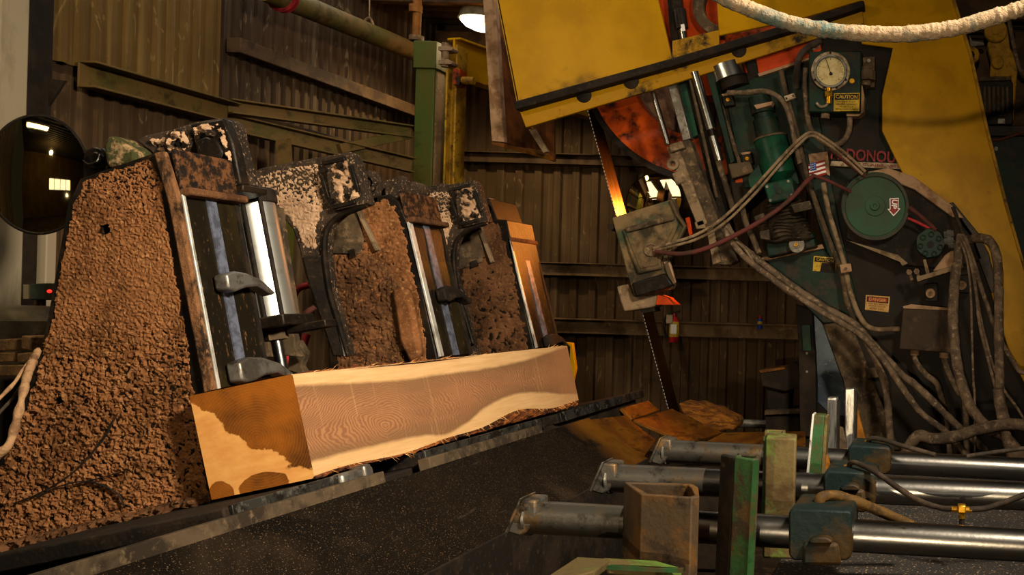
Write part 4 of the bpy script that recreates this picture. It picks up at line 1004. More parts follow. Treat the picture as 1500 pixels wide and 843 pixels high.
# vertical slides left of the frame
def rod(a, b, Y, r, nm, m, parent=None, n=14):
    return MB().cyl(P(*a, Y), P(*b, Y), r, n).build(nm, m, parent)
MB().prism([(975, 116), (989, 112), (1012, 203), (1000, 207)], Yf - .08, Yf).build('slide_bar', 'steel', saw, bevel=.006)
MB().prism([(990, 112), (1000, 108), (1026, 196), (1014, 202)], Yf - .03, Yf + .05).build('slide_bar', 'greenclean', saw, bevel=.004)
MB().prism([(1000, 108), (1018, 104), (1080, 360), (1062, 366)], Yf - .03, Yf + .05).build('slide_bar', 'blackmatte', saw, bevel=.006)
MB().prism([(1028, 84), (1038, 80), (1076, 236), (1070, 240)], Yf - .11, Yf - .03).build('slide_bar', 'green', saw, bevel=.004)
MB().prism([(1048, 140), (1054, 138), (1086, 240), (1082, 244)], Yf - .06, Yf - .03).build('slide_bar', 'grime', saw, bevel=.003)
rod((954, 128), (979, 212), Yf + .0, .02, 'guide_rod', 'chrome', saw)
rod((1018, 106), (1042, 190), Yf - .12, .031, 'guide_rod', 'chrome', saw, 20)
rod((1044, 200), (1054, 236), Yf - .12, .029, 'guide_rod', 'chrome', saw, 20)
rod((1041, 188), (1045, 202), Yf - .12, .02, 'rod_coupling', 'black', saw)
rod((1010, 110), (1050, 290), Yf - .09, .012, 'side_pipe', 'grime', saw)
rod((1052, 236), (1075, 310), Yf - .12, .02, 'side_pipe', 'grime', saw)
for x, y in ((1060, 146), (1088, 232)):
    MB().prism([(x - 3, y - 8), (x + 12, y - 10), (x + 16, y + 8), (x, y + 10)], Yf - .08, Yf - .02).build('bearing_lug', 'greendirty', saw, bevel=.008)
    MB().prism([(x - 3, y - 8), (x + 12, y - 10), (x + 11, y - 7), (x - 1, y - 5)], Yf - .085, Yf - .02).build('lug_top', 'dustplank', saw)
    hexbolt(MB(), x + 7, y + 1, 3, Yf - .08, .02).build('bolt', 'brass', saw)
MB().prism([(1066, 240), (1098, 236), (1104, 252), (1072, 262)], Yf - .1, Yf - .01).build('slide_foot', 'grime', saw, bevel=.01)
# orange patches behind the mechanism
MB().prism([(1075, 256), (1096, 253), (1098, 266), (1078, 268)], Yf - .01, Yf + .0).build('trim_plate', 'orange', saw)
# polished drum under the guard lip
MB().cyl(P(1066, 98, Yf - .02), P(1073, 118, Yf - .02), .135, 36).build('polished_drum', 'chrome', saw)
MB().cyl(P(1074, 118, Yf - .02), P(1078, 130, Yf - .02), .10, 30).build('drum_collar', 'greendirty', saw)

# lower slide carrying the guide
t = thing('guide_slide', 'dust coated sliding block above the saw guide, holding it to the saw', 'slide', P(1030, 385, 6.4))
MB().prism([(976, 216), (1010, 204), (1052, 322), (1046, 330), (1022, 334)], 6.34, 6.47).build('slide_block', 'grime', t, bevel=.008)
MB().prism([(976, 216), (992, 211), (1036, 328), (1022, 333)], 6.31, 6.34).build('wear_plate', 'grimepale', t, bevel=.006)
MB().prism([(980, 212), (998, 206), (1002, 216), (982, 224)], 6.27, 6.34).build('rod_clamp', 'grimepale', t, bevel=.008)
MB().ring(985, 240, 9, 4, 6.28, 6.34, 24).build('eye_bolt', 'grimepale', t, bevel=.004)
MB().prism([(984, 254), (1000, 248), (1004, 266), (990, 272)], 6.3, 6.34).build('clamp_pad', 'grimepale', t, bevel=.008)
MB().prism([(1034, 330), (1062, 322), (1080, 382), (1070, 388), (1046, 388)], 6.36, 6.48).build('slide_tail', 'grime', t, bevel=.008)
MB().prism([(1034, 332), (1044, 329), (1056, 384), (1044, 388)], 6.34, 6.37).build('tail_plate', 'grimepale', t, bevel=.004)
MB().prism([(1017, 326), (1030, 322), (1034, 334), (1020, 336)], 6.31, 6.345).build('foot_pad', 'grimepale', t, bevel=.004)

# saw guide
t = thing('saw_guide', 'dirty green saw guide housing gripping the blade, with an orange tipped guide block below', 'saw guide', P(950, 460, 6.3))
def shift(pts, dx, dy): return [(x + dx, y + dy) for x, y in pts]
gp = [(896, 319), (987, 291), (992, 314), (1003, 331), (974, 387), (987, 417), (984, 424), (929, 436), (922, 414)]
MB().prism(gp, 6.22, 6.26).build('front_casting', 'guide', t, bevel=.008)
MB().prism([(911, 336), (988, 317), (994, 330), (967, 384), (970, 394), (934, 402), (922, 372)], 6.19, 6.222).build('raised_frame', 'guide', t, bevel=.01)
MB().prism([(917, 342), (984, 326), (986, 334), (962, 380), (964, 388), (938, 394), (927, 368)], 6.182, 6.19).build('face_plate', 'guide', t, bevel=.003)
MB().prism([(914, 334), (986, 314), (988, 322), (918, 341)], 6.16, 6.2).build('top_rib', 'grime', t, bevel=.01)
MB().prism([(984, 292), (993, 314), (1005, 331), (978, 386), (988, 414), (984, 422), (973, 388), (1001, 332), (990, 316), (980, 294)], 6.19, 6.23).build('side_flange', 'grime', t, bevel=.003)
MB().prism(shift(gp, 2, 0), 6.34, 6.38).build('back_casting', 'grime', t, bevel=.006)
m = MB(); m.prism([(906, 322), (980, 300), (986, 330), (962, 384), (966, 412), (932, 424)], 6.26, 6.34); m.build('core', 'black', t)
MB().prism([(972, 384), (981, 382), (990, 414), (985, 418)], 6.2, 6.22).build('worn_edge', 'dustplank', t, bevel=.002)
MB().ring(953, 366, 10, 7.5, 6.165, 6.185, 30).build('port_ring', 'grimepale', t, bevel=.003)
MB().disc(953, 366, 7.5, 6.175, 6.185, 24).build('port', 'grimepale', t)
MB().prism([(924, 415), (974, 400), (986, 418), (974, 424), (931, 436)], 6.16, 6.22).build('lower_lip', 'black', t, bevel=.012)
m = MB(); m.disc(894, 333, 5, 6.24, 6.34, 14); m.build('pin', 'blackmatte', t)
m = MB(); m.prism([(903, 420), (921, 416), (928, 436), (964, 432), (962, 446), (958, 450), (914, 457), (908, 440)], 6.26, 6.42)
gb = m.build('guide_block', 'grimepale', t, bevel=.01)
MB().prism([(963, 432), (976, 436), (988, 447), (960, 447)], 6.25, 6.41).build('guide_tip', 'orangeclean', t, bevel=.004)
m = MB(); m.prism([(934, 450), (958, 448), (960, 456), (940, 459)], 6.28, 6.4); m.build('lower_pin', 'black', t)
MB().prism([(1004, 320), (1010, 318), (1014, 342), (1010, 346)], 6.38, 6.44).build('spring_plate', 'orangeclean', t)

# dust hood at the left end of the guard
t = thing('dust_hood', 'brown dust hood with a pale dusty edge hanging left of the yellow guard', 'hood', P(760, 230, 6.9))
MB().prism([(705, -40), (722, -40), (738, 208), (720, 207)], 6.86, 6.92).build('edge_post', 'dustplank', t, bevel=.004)
a, b = P(722, -40, 6.92), P(738, 208, 6.92)
MB().extrude([[a, a - V((.02, 0, 0)), b - V((.02, 0, 0)), b]], V((0, .95, 0))).build('side_plate', 'browninner', t)
MB().prism([(740, 60), (812, 60), (812, 231), (808, 228), (748, 205)], 7.7, 7.72).build('back_plate', 'browninner', t)
a, b, c_, d_ = P(720, 206, 6.88), P(738, 210, 6.88), P(812, 231, 7.5), P(800, 222, 7.6)
MB().extrude([[a, b, c_, d_]], V((0, 0, -.03))).build('bottom_lip', 'rust', t, bevel=.004)
MB().prism([(774, 190), (782, 188), (802, 222), (796, 224)], 7.2, 7.24).build('torn_flap', 'grimepale', t)

# ------------------------------------------------------------------ gear motor, boot
t = thing('gear_motor', 'green gear motor with a square gearbox on the front of the saw', 'motor', P(1135, 300, 6.4))
Ym = 6.4
A, B = P(1128, 204, Ym), P(1142, 258, Ym); dv = (B - A); L = dv.length; r = 24*Ym/F
MB().lathe(A, dv, [(0, r*.2), (0, r*.96), (.01, r), (L - .01, r), (L, r*.9), (L + .04, r*.5), (L + .06, r*.5)], 36).build('motor_shell', 'greenclean', t)
MB().lathe(A - dv.normalized()*.012, dv, [(0, r*.3), (.0, r*1.03), (.012, r*1.03)], 36).build('end_bell', 'grime', t)
A2, B2 = P(1112, 142, Ym + .05), P(1126, 200, Ym + .05); d2 = (B2 - A2); L2 = d2.length
MB().lathe(A2, d2, [(0, .02), (0, .075), (L2*.42, .08), (L2*.44, .066), (L2*.55, .066), (L2*.57, .082), (L2, .086), (L2, .03)], 28).build('brake_housing', 'green', t)
MB().prism([(1104, 154), (1132, 148), (1130, 154), (1108, 160)], Ym - .06, Ym + .02).build('collar', 'dustplank', t, bevel=.004)
MB().prism([(1118, 270), (1160, 260), (1166, 290), (1126, 299)], Ym - .12, Ym + .06).build('gearbox', 'greenclean', t, bevel=.012)
for q in ((1124, 274), (1155, 266), (1129, 294), (1160, 286)): hexbolt(MB(), *q, 2.2, Ym - .12, .012).build('bolt', 'steel', t)
MB().disc(1141, 279, 5, Ym - .13, Ym - .12, 20).build('cover_cap', 'green', t)
MB().prism([(1094, 260), (1112, 240), (1120, 262), (1114, 276), (1098, 276)], Ym - .02, Ym + .08).build('mount_lug', 'greenclean', t, bevel=.008)
t = thing('screw_boot', 'crumpled dark rubber boot in folds below the green gear motor', 'boot', P(1150, 372, 6.45))
A, B = P(1146, 298, 6.44), P(1156, 356, 6.44); prof_ = []
for i in range(23):
    u = i/22; prof_.append(((B - A).length*u, (.105 + .055*u) + (.018 if i % 2 else -.014)))
m = MB(); m.lathe(A, B - A, prof_, 36)
m.v = [v + V((N.noise(v*9), N.noise(v*9 + V((5, 0, 0))), N.noise(v*9 + V((0, 7, 0)))))*.035 for v in m.v]
m.build('folds', 'bellows', t)
m = MB(); m.prism([(1120, 350), (1190, 340), (1196, 362), (1124, 378)], 6.4, 6.55); m.build('base_block', 'green', t, bevel=.012)
m = MB(); m.disc(1167, 359, 12, 6.33, 6.4, 32); dk = m.build('end_disc', 'steel', t, bevel=.004)
MB().ring(1167, 359, 5, 2.5, 6.315, 6.33, 20).build('washer', 'steel', t)
hexbolt(MB(), 1167, 359, 3, 6.33, .03).build('bolt', 'brass', t)
for q in ([(1104, 318), (1118, 312), (1124, 326), (1110, 330)], [(1158, 300), (1186, 294), (1190, 306), (1164, 312)], [(1112, 340), (1126, 336), (1128, 352), (1114, 350)]):
    MB().prism(q, 6.26, 6.3).build('torn_flap', 'bellows', t, bevel=.004)

# ------------------------------------------------------------------ gauge panel
t = thing('gauge_box', 'dark green box with a round pressure gauge and a yellow caution notice', 'gauge box', P(1223, 166, 6.35))
Yp = 6.32
MB().prism([(1184.5, 75), (1262.5, 74), (1260.5, 165), (1184, 164.5)], Yp, Yp + .16).build('box', 'green', t, bevel=.01)
MB().prism([(1262, 120), (1266, 140), (1265, 164), (1258, 170), (1240, 170), (1240, 165), (1260, 165)], Yp + .04, Yp + .15).build('side_dust', 'dustplank', t)
g = MB(); g.ring(1216.5, 104, 28.5, 21, Yp - .03, Yp, 48); gg = g.build('gauge_flange', 'cream', t, bevel=.004)
MB().ring(1216.5, 104, 24.5, 20.8, Yp - .055, Yp - .03, 48).build('gauge_ring', 'steel', gg, bevel=.004)
dl = MB().disc(1216.5, 104, 21, Yp - .035, Yp - .02, 40).build('dial', 'dial', t)
m = MB(); a = P(1217, 108, Yp - .038); m.bar(a, P(1209, 84, Yp - .038), .004, .003, V((0, 1, 0))); m.disc(1217, 108, 2.4, Yp - .042, Yp - .036, 12)
m.build('needle', 'blackink', dl)
for i in range(21):
    g_ = math.radians(225 - 270*i/20); c, s_ = math.cos(g_), -math.sin(g_)
    MB().bar(P(1216.5 + 19*c, 104 + 19*s_, Yp - .0365), P(1216.5 + (16 if i % 5 == 0 else 17.3)*c, 104 + (16 if i % 5 == 0 else 17.3)*s_, Yp - .0365), .0025, .001, V((0, 1, 0))).build('tick', 'blackink', dl)
for g_ in (90, 210, 330, 250, 290):
    c, s_ = math.cos(math.radians(g_)), -math.sin(math.radians(g_)); hexbolt(MB(), 1216.5 + 26.3*c, 104 + 26.3*s_, 1.7, Yp - .03, .008).build('screw', 'blackmatte', gg)
m = MB(); m.cyl(P(1214.5, 128, Yp - .03), P(1214, 152, Yp - .03), .02, 14); m.cyl(P(1214, 134, Yp - .03), P(1214, 142, Yp - .03), .027, 6); m.build('gauge_stem', 'brass', t)
hose([(1214, 150, Yp - .03), (1209, 155, Yp - .035), (1202, 156, Yp - .04), (1196, 151, Yp - .04)], .008, 8).build('pigtail', 'cream', t)
MB().disc(1248, 118.5, 4.2, Yp - .015, Yp, 18).build('push_button', 'brass', t, bevel=.003)
m = MB(); m.prism([(1264, 84), (1281, 83), (1281, 128), (1266, 127)], Yp + .08, Yp + .14); m.build('valve_bracket', 'grime', t)
m = MB(); m.cyl(P(1270, 98, Yp + .05), P(1268, 126, Yp + .05), .036, 16); m.cyl(P(1272, 104, Yp + .03), P(1272, 118, Yp + .03), .05, 10); m.build('valve', 'grime', t, bevel=.003)
hexbolt(MB(), 1273, 90, 3, Yp + .08, .02).build('bolt', 'steel', t)
m = MB(); m.cyl(P(1209, 165, Yp + .05), P(1208.5, 174, Yp + .05), .03, 8); m.build('bottom_fitting', 'grimepale', t)

def put_text(t, s, x, y, h, Y, m, rot=0.0, width=None, bold=0.0, nm='lettering'):
    return text(s, x, y, h, Y, m, t, nm, rot, width, bold)
def plate_sign(nm, label, cat, corners, Y, face, th=.004):
    t = thing(nm, label, cat, P(sum(c[0] for c in corners)/len(corners), max(c[1] for c in corners), Y)); MB().prism(corners, Y, Y + th).build('plate', face, t); return t
Ys = Yp - .005
t = plate_sign('caution_sign', 'yellow caution sign on the green gauge box, below the dial', 'sign', [(1221.7, 136.7), (1259.3, 136), (1258.6, 162.8), (1221, 163)], Ys, 'signyellow')
MB().prism([(1223, 138), (1258, 137.4), (1257.8, 146), (1223, 146.5)], Ys - .002, Ys).build('header', 'blackink', t)
put_text(t, 'CAUTION', 1240.4, 142.2, 5.8, Ys - .003, 'signyellow', 0, 32, .02)
for i, (s_, w) in enumerate((('MACHINE IS NOT', 27), ('ROLLING PROPERLY', 31), ('ADVISE YOUR', 21), ('SUPERVISOR AT ONCE', 33))):
    put_text(t, s_, 1240, 149.2 + i*3.7, 2.3, Ys - .001, 'blackink', 0, w)
Ys = Yf - .006
t = plate_sign('danger_sign', 'yellowed danger sign with a red header on the dark saw frame', 'sign', [(1268.3, 432.3), (1303.7, 435), (1301.5, 457.8), (1267, 454)], Ys, 'signtan')
MB().prism([(1270, 434.2), (1301.5, 436.8), (1300.8, 445), (1269.6, 442.2)], Ys - .002, Ys).build('header', 'blackink', t)
m = MB(); m.prism([(1272, 435.6), (1299.2, 437.8), (1300, 440.6), (1298.6, 443.8), (1272, 441.5), (1271, 438.5)], Ys - .003, Ys - .002); m.build('oval', 'redink', t)
put_text(t, 'DANGER', 1285.5, 439.8, 5.0, Ys - .0042, 'signtan', -4.5, 25, .015)
for s_, x, y, w in (('THIS MACHINE IS', 1285.6, 446.2, 28), ('NOT A LADDER', 1285, 449.3, 25), ('KEEP OFF', 1284.3, 453.2, 20)):
    put_text(t, s_, x, y, 2.5 if w > 20 else 3.1, Ys - .001, 'blackink', -4.5, w)
t = plate_sign('caution_label', 'grimy yellow caution label left of the twin pipes, below the rubber boot', 'sign', [(1192, 375), (1226, 378), (1224, 400), (1190.5, 397)], Yf - .058, 'signyellow')
MB().prism([(1193.5, 377), (1224, 379.6), (1223.6, 386), (1193, 383.5)], Yf - .06, Yf - .058).build('header', 'blackink', t)
put_text(t, 'CAUTION', 1208.5, 381.5, 4.2, Yf - .0612, 'signyellow', -4.5, 25, .015)
MB().prism([(1204, 385), (1224, 386), (1224, 400), (1201, 398)], Yf - .0595, Yf - .058).build('grime_patch', 'dark', t)
t = plate_sign('warning_label', 'yellow warning label half hidden by hoses, right of the green pulley', 'sign', [(1336, 322), (1366, 313.5), (1375, 336), (1342, 344)], Yf - .012, 'signyellow')
MB().prism([(1338, 324), (1366, 316), (1370, 326), (1340, 334)], Yf - .0145, Yf - .012).build('header', 'blackink', t)
MB().prism([(1362, 325), (1369, 326), (1374, 334), (1370, 336), (1363, 330)], Yf - .016, Yf - .0145).build('patch', 'yellow', t)
Yn = Yf - .04
t = plate_sign('name_plate', 'dusty plate with dark red raised lettering behind the yellow guard', 'sign', [(1218, 236), (1328, 240), (1330, 248.5), (1216, 243)], Yn, 'cream', .03)
put_text(t, 'McDONOUGH', 1278, 229.5, 17, Yn, 'darkred', -2.2, 122, .02)
put_text(t, 'EAU CLAIRE, WISC', 1283, 242.3, 4.2, Yn - .002, 'darkred', -2.2, 82, .012)
t = plate_sign('flag_sticker', 'small stars and stripes sticker peeling off a tan plate', 'sticker', [(1184, 226), (1212, 222), (1216, 258), (1212, 256), (1206, 248), (1188, 250)], Yf - .05, 'dustplank')
for i in range(7):
    a0, a1 = 238 + i*3.1, 238 + (i + 1)*3.1
    MB().prism([(1184 + i*.3, a0 + 3), (1208 + i*.3, a0 - 4), (1208.3 + i*.3, a1 - 4), (1184.3 + i*.3, a1 + 3)], Yf - .054, Yf - .05).build('stripe', 'redink' if i % 2 == 0 else 'white', t)
MB().prism([(1186, 240), (1195, 237.5), (1196, 249), (1187, 251)], Yf - .057, Yf - .054).build('canton', 'blueink', t)
stars = MB()
for sx in range(3):
    for sy in range(3): stars.disc(1188 + sx*2.8, 241.6 + sy*3.2 - sx*.8, .7, Yf - .058, Yf - .057, 5)
stuff(stars.build('stars', 'white', t))
t = plate_sign('orange_panel', 'orange panel with a white corner and red characters above the gauge box', 'panel', [(1106, 76), (1170, 60), (1202, 58), (1203, 74), (1149, 100), (1112, 110)], Yf - .02, 'orangeclean')
MB().prism([(1174, 80), (1184, 68), (1200, 62), (1201.5, 70), (1190, 74)], Yf - .024, Yf - .02).build('white_corner', 'cream', t)
put_text(t, '4E', 1194.5, 68.4, 5, Yf - .026, 'redink', 14, 10, .03)
MB().prism([(1110, 108), (1164, 91), (1185, 84), (1185, 87), (1164, 95), (1112, 112)], Yf - .06, Yf - .02).build('lower_edge', 'dustplank', t)

# ------------------------------------------------------------------ pulley with UP arrow, belt guard, hydraulic motor
t = thing('belt_guard', 'dark belt guard with a dusty tan top, behind the round green pulley', 'guard', P(1340, 390, 6.55))
MB().prism([(1236, 270), (1262, 250), (1300, 246), (1338, 258), (1400, 305), (1426, 342), (1440, 380), (1392, 395), (1326, 389), (1240, 350)], 6.44, 6.58).build('cover', 'blackmatte', t, bevel=.01)
MB().prism([(1270, 252), (1300, 246), (1338, 258), (1400, 305), (1412, 320), (1395, 318), (1340, 278), (1300, 262)], 6.4, 6.44).build('dusty_edge', 'dustplank', t, bevel=.006)
MB().prism([(1240, 352), (1316, 374), (1330, 386), (1322, 390), (1318, 384)], 6.4, 6.44).build('lower_lip', 'grimepale', t, bevel=.003)
t = thing('pulley', 'round dark green pulley disc with a small red arrow sticker', 'pulley', P(1282, 352, 6.36))
c = P(1282.5, 303, 6.4); r = 49.5*6.4/F
MB().lathe(c, (0, -1, 0), [(0, .03), (0, r), (.05, r), (.055, r*.985), (.055, r*.9), (.04, r*.875), (.04, r*.3), (.05, r*.29), (.05, r*.14), (.07, r*.13), (.07, r*.06), (.06, r*.05), (.06, .001)], 56).build('disc', 'greenpul', t)
rr = MB(); rr.ring(1282.5, 303, 49.6, 44.5, 6.34, 6.347, 56); rr.build('rim', 'greenrim', t, bevel=.003)
s_ = MB(); s_.prism([(1303, 291), (1316.5, 290), (1316, 305), (1319, 306), (1309, 317), (1300, 306.5), (1303.5, 306)], 6.354, 6.36); st = s_.build('arrow_sticker', 'white', t)
MB().prism([(1304.3, 292), (1315.6, 291.2), (1315, 306), (1316.8, 306.6), (1309, 315), (1302.5, 307.4), (1304.6, 306.8)], 6.3525, 6.354).build('arrow_field', 'darkred', st)
put_text(t, 'UP', 1309.8, 299, 8.2, 6.3522, 'white', -97, 13.5, .02)
t = thing('hydraulic_motor', 'dark green lobed hydraulic motor on a slanting bracket, right of the pulley', 'motor', P(1364, 392, 6.3))
c = P(1363, 358, 6.36); r = 21.5*6.36/F
mm = MB(); n = 84; vs = []; 
for Yo, sc in ((.0, 1), (-.09, 1), (-.1, .93)):
    for j in range(n):
        g = 2*math.pi*j/n; q = r*sc*(1 + .025*math.cos(7*g)); vs.append(c + V((q*math.cos(g), Yo, q*math.sin(g))))
mm.add(vs, [(i*n + j, i*n + (j+1) % n, (i+1)*n + (j+1) % n, (i+1)*n + j) for i in range(2) for j in range(n)] + [tuple(range(n)), tuple(2*n + j for j in range(n))])
mm.build('motor_body', 'green', t)
for i in range(7):
    g = 2*math.pi*i/7 + .3; MB().ring(1363 + 15*math.cos(g), 358 + 15*math.sin(g), 4.4, 2.6, 6.245, 6.262, 16).build('lobe', 'green', t, bevel=.003)
MB().disc(1363, 358, 5, 6.25, 6.262, 20).build('cover_cap', 'greendirty', t)
MB().prism([(1366, 398), (1384, 374), (1396, 366), (1402, 374), (1404, 390), (1380, 396)], 6.3, 6.4).build('mount_casting', 'dustplank', t, bevel=.012)
MB().prism([(1342, 406), (1410, 386), (1412, 392), (1344, 413)], 6.22, 6.42).build('base_plate', 'grimepale', t, bevel=.004)
MB().prism([(1352, 381), (1356, 380), (1362, 400), (1357, 402)], 6.28, 6.31).build('stud', 'grimepale', t)
for p in ((1332, 399), (1343, 398)):
    m = MB(); m.cyl(P(p[0], p[1], 6.34), P(p[0] + 4, p[1] + 12, 6.34), .012, 8); hexbolt(m, p[0], p[1], 4.5, 6.33, .03); m.build('adjusting_bolt', 'grimepale', t)
for q in ((1363, 430), (1409, 418)):
    MB().prism([(q[0] - 10, q[1] - 14), (q[0] + 10, q[1] - 16), (q[0] + 12, q[1] + 12), (q[0] - 8, q[1] + 12)], 6.46, 6.58).build('bearing_lug', 'greendirty', t, bevel=.008)
    MB().disc(q[0], q[1], 7, 6.42, 6.46, 20).build('washer', 'dustplank', t, bevel=.004)
    hexbolt(MB(), q[0], q[1], 3.4, 6.42, .025).build('bolt', 'grimepale', t)
for x, y in ((1390, 343), (1396, 358), (1390, 353)):
    m = MB(); m.cyl(P(x - 7, y + 1, 6.27), P(x + 7, y - 1, 6.27), .022, 6); m.cyl(P(x - 3, y, 6.27), P(x + 3, y, 6.27), .03, 6); m.build('fitting', 'steel', t)

t = thing('junction_box', 'dusty dark steel junction box with two conduits coming out below', 'junction box', P(1357, 515, 6.4))
MB().prism([(1323, 450), (1394, 454), (1394, 518), (1317, 512)], 6.35, 6.58).build('box', 'boxdark', t, bevel=.008)
MB().prism([(1323, 449), (1335, 446), (1394, 452), (1394, 455), (1323, 452)], 6.34, 6.58).build('dusty_top', 'dustplank', t)
for pts in ([(1340, 514, 6.45), (1341, 528, 6.44), (1355, 548, 6.42), (1372, 562, 6.4), (1378, 580, 6.4), (1384, 600, 6.4), (1390, 640, 6.4), (1396, 820, 6.4)], [(1383, 518, 6.45), (1384, 530, 6.44), (1392, 552, 6.42), (1404, 575, 6.4), (1414, 600, 6.4), (1420, 820, 6.4)]):
    hose(pts, .021, 10).build('conduit', 'hose', t)
    a = P(*pts[0]); MB().cyl(a - Z*.03, a + Z*.03, .032, 10).build('conduit_nut', 'dustplank', t)

# hoses and pipes over the saw: each a thing of its own
def H_(label, pts, r, m='hose', nm='hose', grp=None, wob=.12):
    return tag(hose(pts, r, 10, 8, wob).build(nm, m), label, 'hose' if nm == 'hose' else nm.split('_')[-1], grp)
y = 6.28
H_('upper strand of the pale twin hose rising from the saw guide', [(958, 364, 6.16), (985, 356, 6.12), (1020, 344, y - .1), (1056, 322, y - .1), (1098, 282, y - .1), (1140, 236, y - .1), (1170, 205, y - .05), (1190, 194, y), (1212, 205, y), (1240, 226, y), (1268, 252, y - .02)], .0105, 'grimepale')
H_('lower strand of the pale twin hose rising from the saw guide', [(958, 368, 6.16), (985, 361, 6.10), (1022, 350, y - .13), (1060, 328, y - .13), (1102, 288, y - .13), (1144, 240, y - .13), (1172, 210, y - .08), (1188, 199, y - .03), (1208, 208, y - .03), (1236, 230, y - .03), (1264, 256, y - .05)], .009, 'grimepale')
H_('thick brown hose leaving the port of the saw guide and rising to the flag sticker', [(960, 369, 6.14), (1000, 372, 6.08), (1040, 362, 6.08), (1090, 338, 6.1), (1130, 314, 6.12), (1160, 290, 6.16), (1180, 268, 6.2), (1192, 257, 6.24)], .015, 'redhosedirty')
H_('maroon hose from the flag sticker down to the pulley', [(1190, 257, 6.24), (1206, 262, 6.22), (1226, 271, 6.24), (1246, 281, 6.3)], .0125, 'redhosedirty')
H_('dark maroon pipe slanting across the name plate', [(1216, 218, 6.34), (1240, 236, 6.34), (1268, 258, 6.34)], .02, 'redhosedirty', 'pipe', None, 0)
H_('black looped hose hanging below the gauge box', [(1180, 100, 6.4), (1180, 140, 6.4), (1186, 185, 6.4), (1202, 206, 6.4), (1220, 213, 6.4), (1236, 206, 6.4), (1244, 190, 6.4), (1245, 168, 6.4)], .019)
H_('dark hose running down the left side of the gauge box', [(1202, 60, 6.38), (1180, 72, 6.34), (1170, 88, 6.34), (1168, 104, 6.34), (1166, 128, 6.4)], .022, 'hosedark')
H_('dusty hose curling over the top of the gear motor', [(1066, 136, 6.44), (1090, 136, 6.42), (1120, 134, 6.4), (1140, 142, 6.4), (1152, 158, 6.38), (1160, 185, 6.4), (1166, 215, 6.4), (1172, 240, 6.4)], .018)
H_('long steel pipe running down from the orange panel past the flag sticker', [(1144, 104, 6.42), (1152, 140, 6.42), (1166, 190, 6.44), (1180, 250, 6.44), (1196, 300, 6.44), (1218, 362, 6.44), (1232, 396, 6.44), (1240, 440, 6.42), (1252, 472, 6.4)], .0185, 'grime', 'pipe')
H_('second steel pipe beside the long one, from the flag sticker to the pipe clip', [(1206, 268, 6.44), (1214, 310, 6.44), (1226, 350, 6.44), (1238, 392, 6.44), (1246, 430, 6.42), (1262, 468, 6.4), (1280, 482, 6.42), (1318, 482, 6.45)], .018, 'grimepale', 'pipe')
t = thing('pipe_clip', 'dusty clip holding the two long pipes left of the danger sign', 'clip', P(1238, 398, 6.38))
MB().prism([(1230, 388), (1246, 386), (1248, 398), (1232, 401)], 6.36, 6.39).build('plate', 'dustplank', t, bevel=.004)
hexbolt(MB(), 1239, 394, 2.4, 6.36, .012).build('bolt', 'grime', t)
t = thing('pipe_clip', 'pale clip with two screws on the pipe left of the gauge box', 'clip', P(1156, 148, 6.38))
MB().prism([(1148, 141), (1163, 136), (1166, 143), (1151, 149)], 6.36, 6.39).build('plate', 'cream', t, bevel=.004)
for q in ((1152, 144.5), (1162, 140.5)): hexbolt(MB(), *q, 1.6, 6.36, .008).build('bolt', 'grime', t)
# slanting bundle from the guide slide to the lower right
B_ = 'slanting dusty conduits under the saw'
H_('uppermost of the slanting dusty conduits, with taped joints', [(1064, 330, 6.3), (1080, 356, 6.3), (1104, 376, 6.3), (1140, 404, 6.3), (1176, 430, 6.3), (1214, 454, 6.3), (1250, 474, 6.28), (1284, 510, 6.2), (1320, 548, 6.1), (1338, 562, 6.1), (1362, 584, 6.05), (1400, 622, 6.0), (1450, 668, 5.9), (1490, 740, 5.7), (1530, 850, 5.6)], .024, 'hose', 'conduit', B_, .2)
H_('lower of the slanting dusty conduits along the frame edge', [(1060, 336, 6.2), (1086, 372, 6.2), (1130, 408, 6.2), (1180, 442, 6.2), (1226, 470, 6.19), (1262, 492, 6.14), (1296, 530, 6.06), (1320, 566, 5.98), (1350, 606, 5.92), (1392, 640, 5.88), (1430, 700, 5.7), (1450, 850, 5.55)], .021, 'hose', 'conduit', B_, .15)
H_('thin pale wire sagging below the guide slide', [(1066, 342, 6.24), (1076, 352, 6.24), (1092, 366, 6.24), (1110, 392, 6.24), (1146, 424, 6.24), (1190, 452, 6.24)], .007, 'grimepale', 'wire')
H_('conduit rising beside the guide slide tail', [(1086, 300, 6.36), (1094, 330, 6.32), (1104, 352, 6.3), (1112, 372, 6.28)], .02, 'grime', 'conduit')
H_('thin pipe hanging straight down under the crossing of the slanting conduits', [(1262, 486, 6.3), (1284, 530, 6.25), (1298, 570, 6.2), (1302, 620, 6.15), (1304, 660, 6.1), (1306, 845, 6.0)], .026, 'hose', 'pipe')
H_('large hose hanging from the elbow in front of the junction box', [(1408, 346, 6.2), (1404, 372, 6.15), (1398, 420, 6.1), (1396, 470, 6.05), (1400, 520, 6.0), (1408, 560, 5.95), (1424, 600, 5.9), (1452, 632, 5.75), (1480, 648, 5.6), (1530, 730, 5.4), (1540, 865, 5.35)], .034)
H_('thickest grey hose arching over the yellow guard and dropping along its right side', [(1418, 352, 6.3), (1434, 349, 6.2), (1450, 354, 6.1), (1460, 376, 6.05), (1463, 420, 6.0), (1463, 480, 5.95), (1464, 540, 5.9), (1466, 590, 5.85), (1478, 640, 5.7), (1490, 760, 5.5), (1500, 870, 5.4)], .032)
H_('black flexible conduit beside the arching grey hose, lower part', [(1462, 570, 5.7), (1466, 600, 5.7), (1474, 640, 5.62), (1490, 690, 5.5), (1510, 780, 5.3), (1520, 880, 5.2)], .034, 'hose')
CG = 'thin cables hanging right of the hydraulic motor'
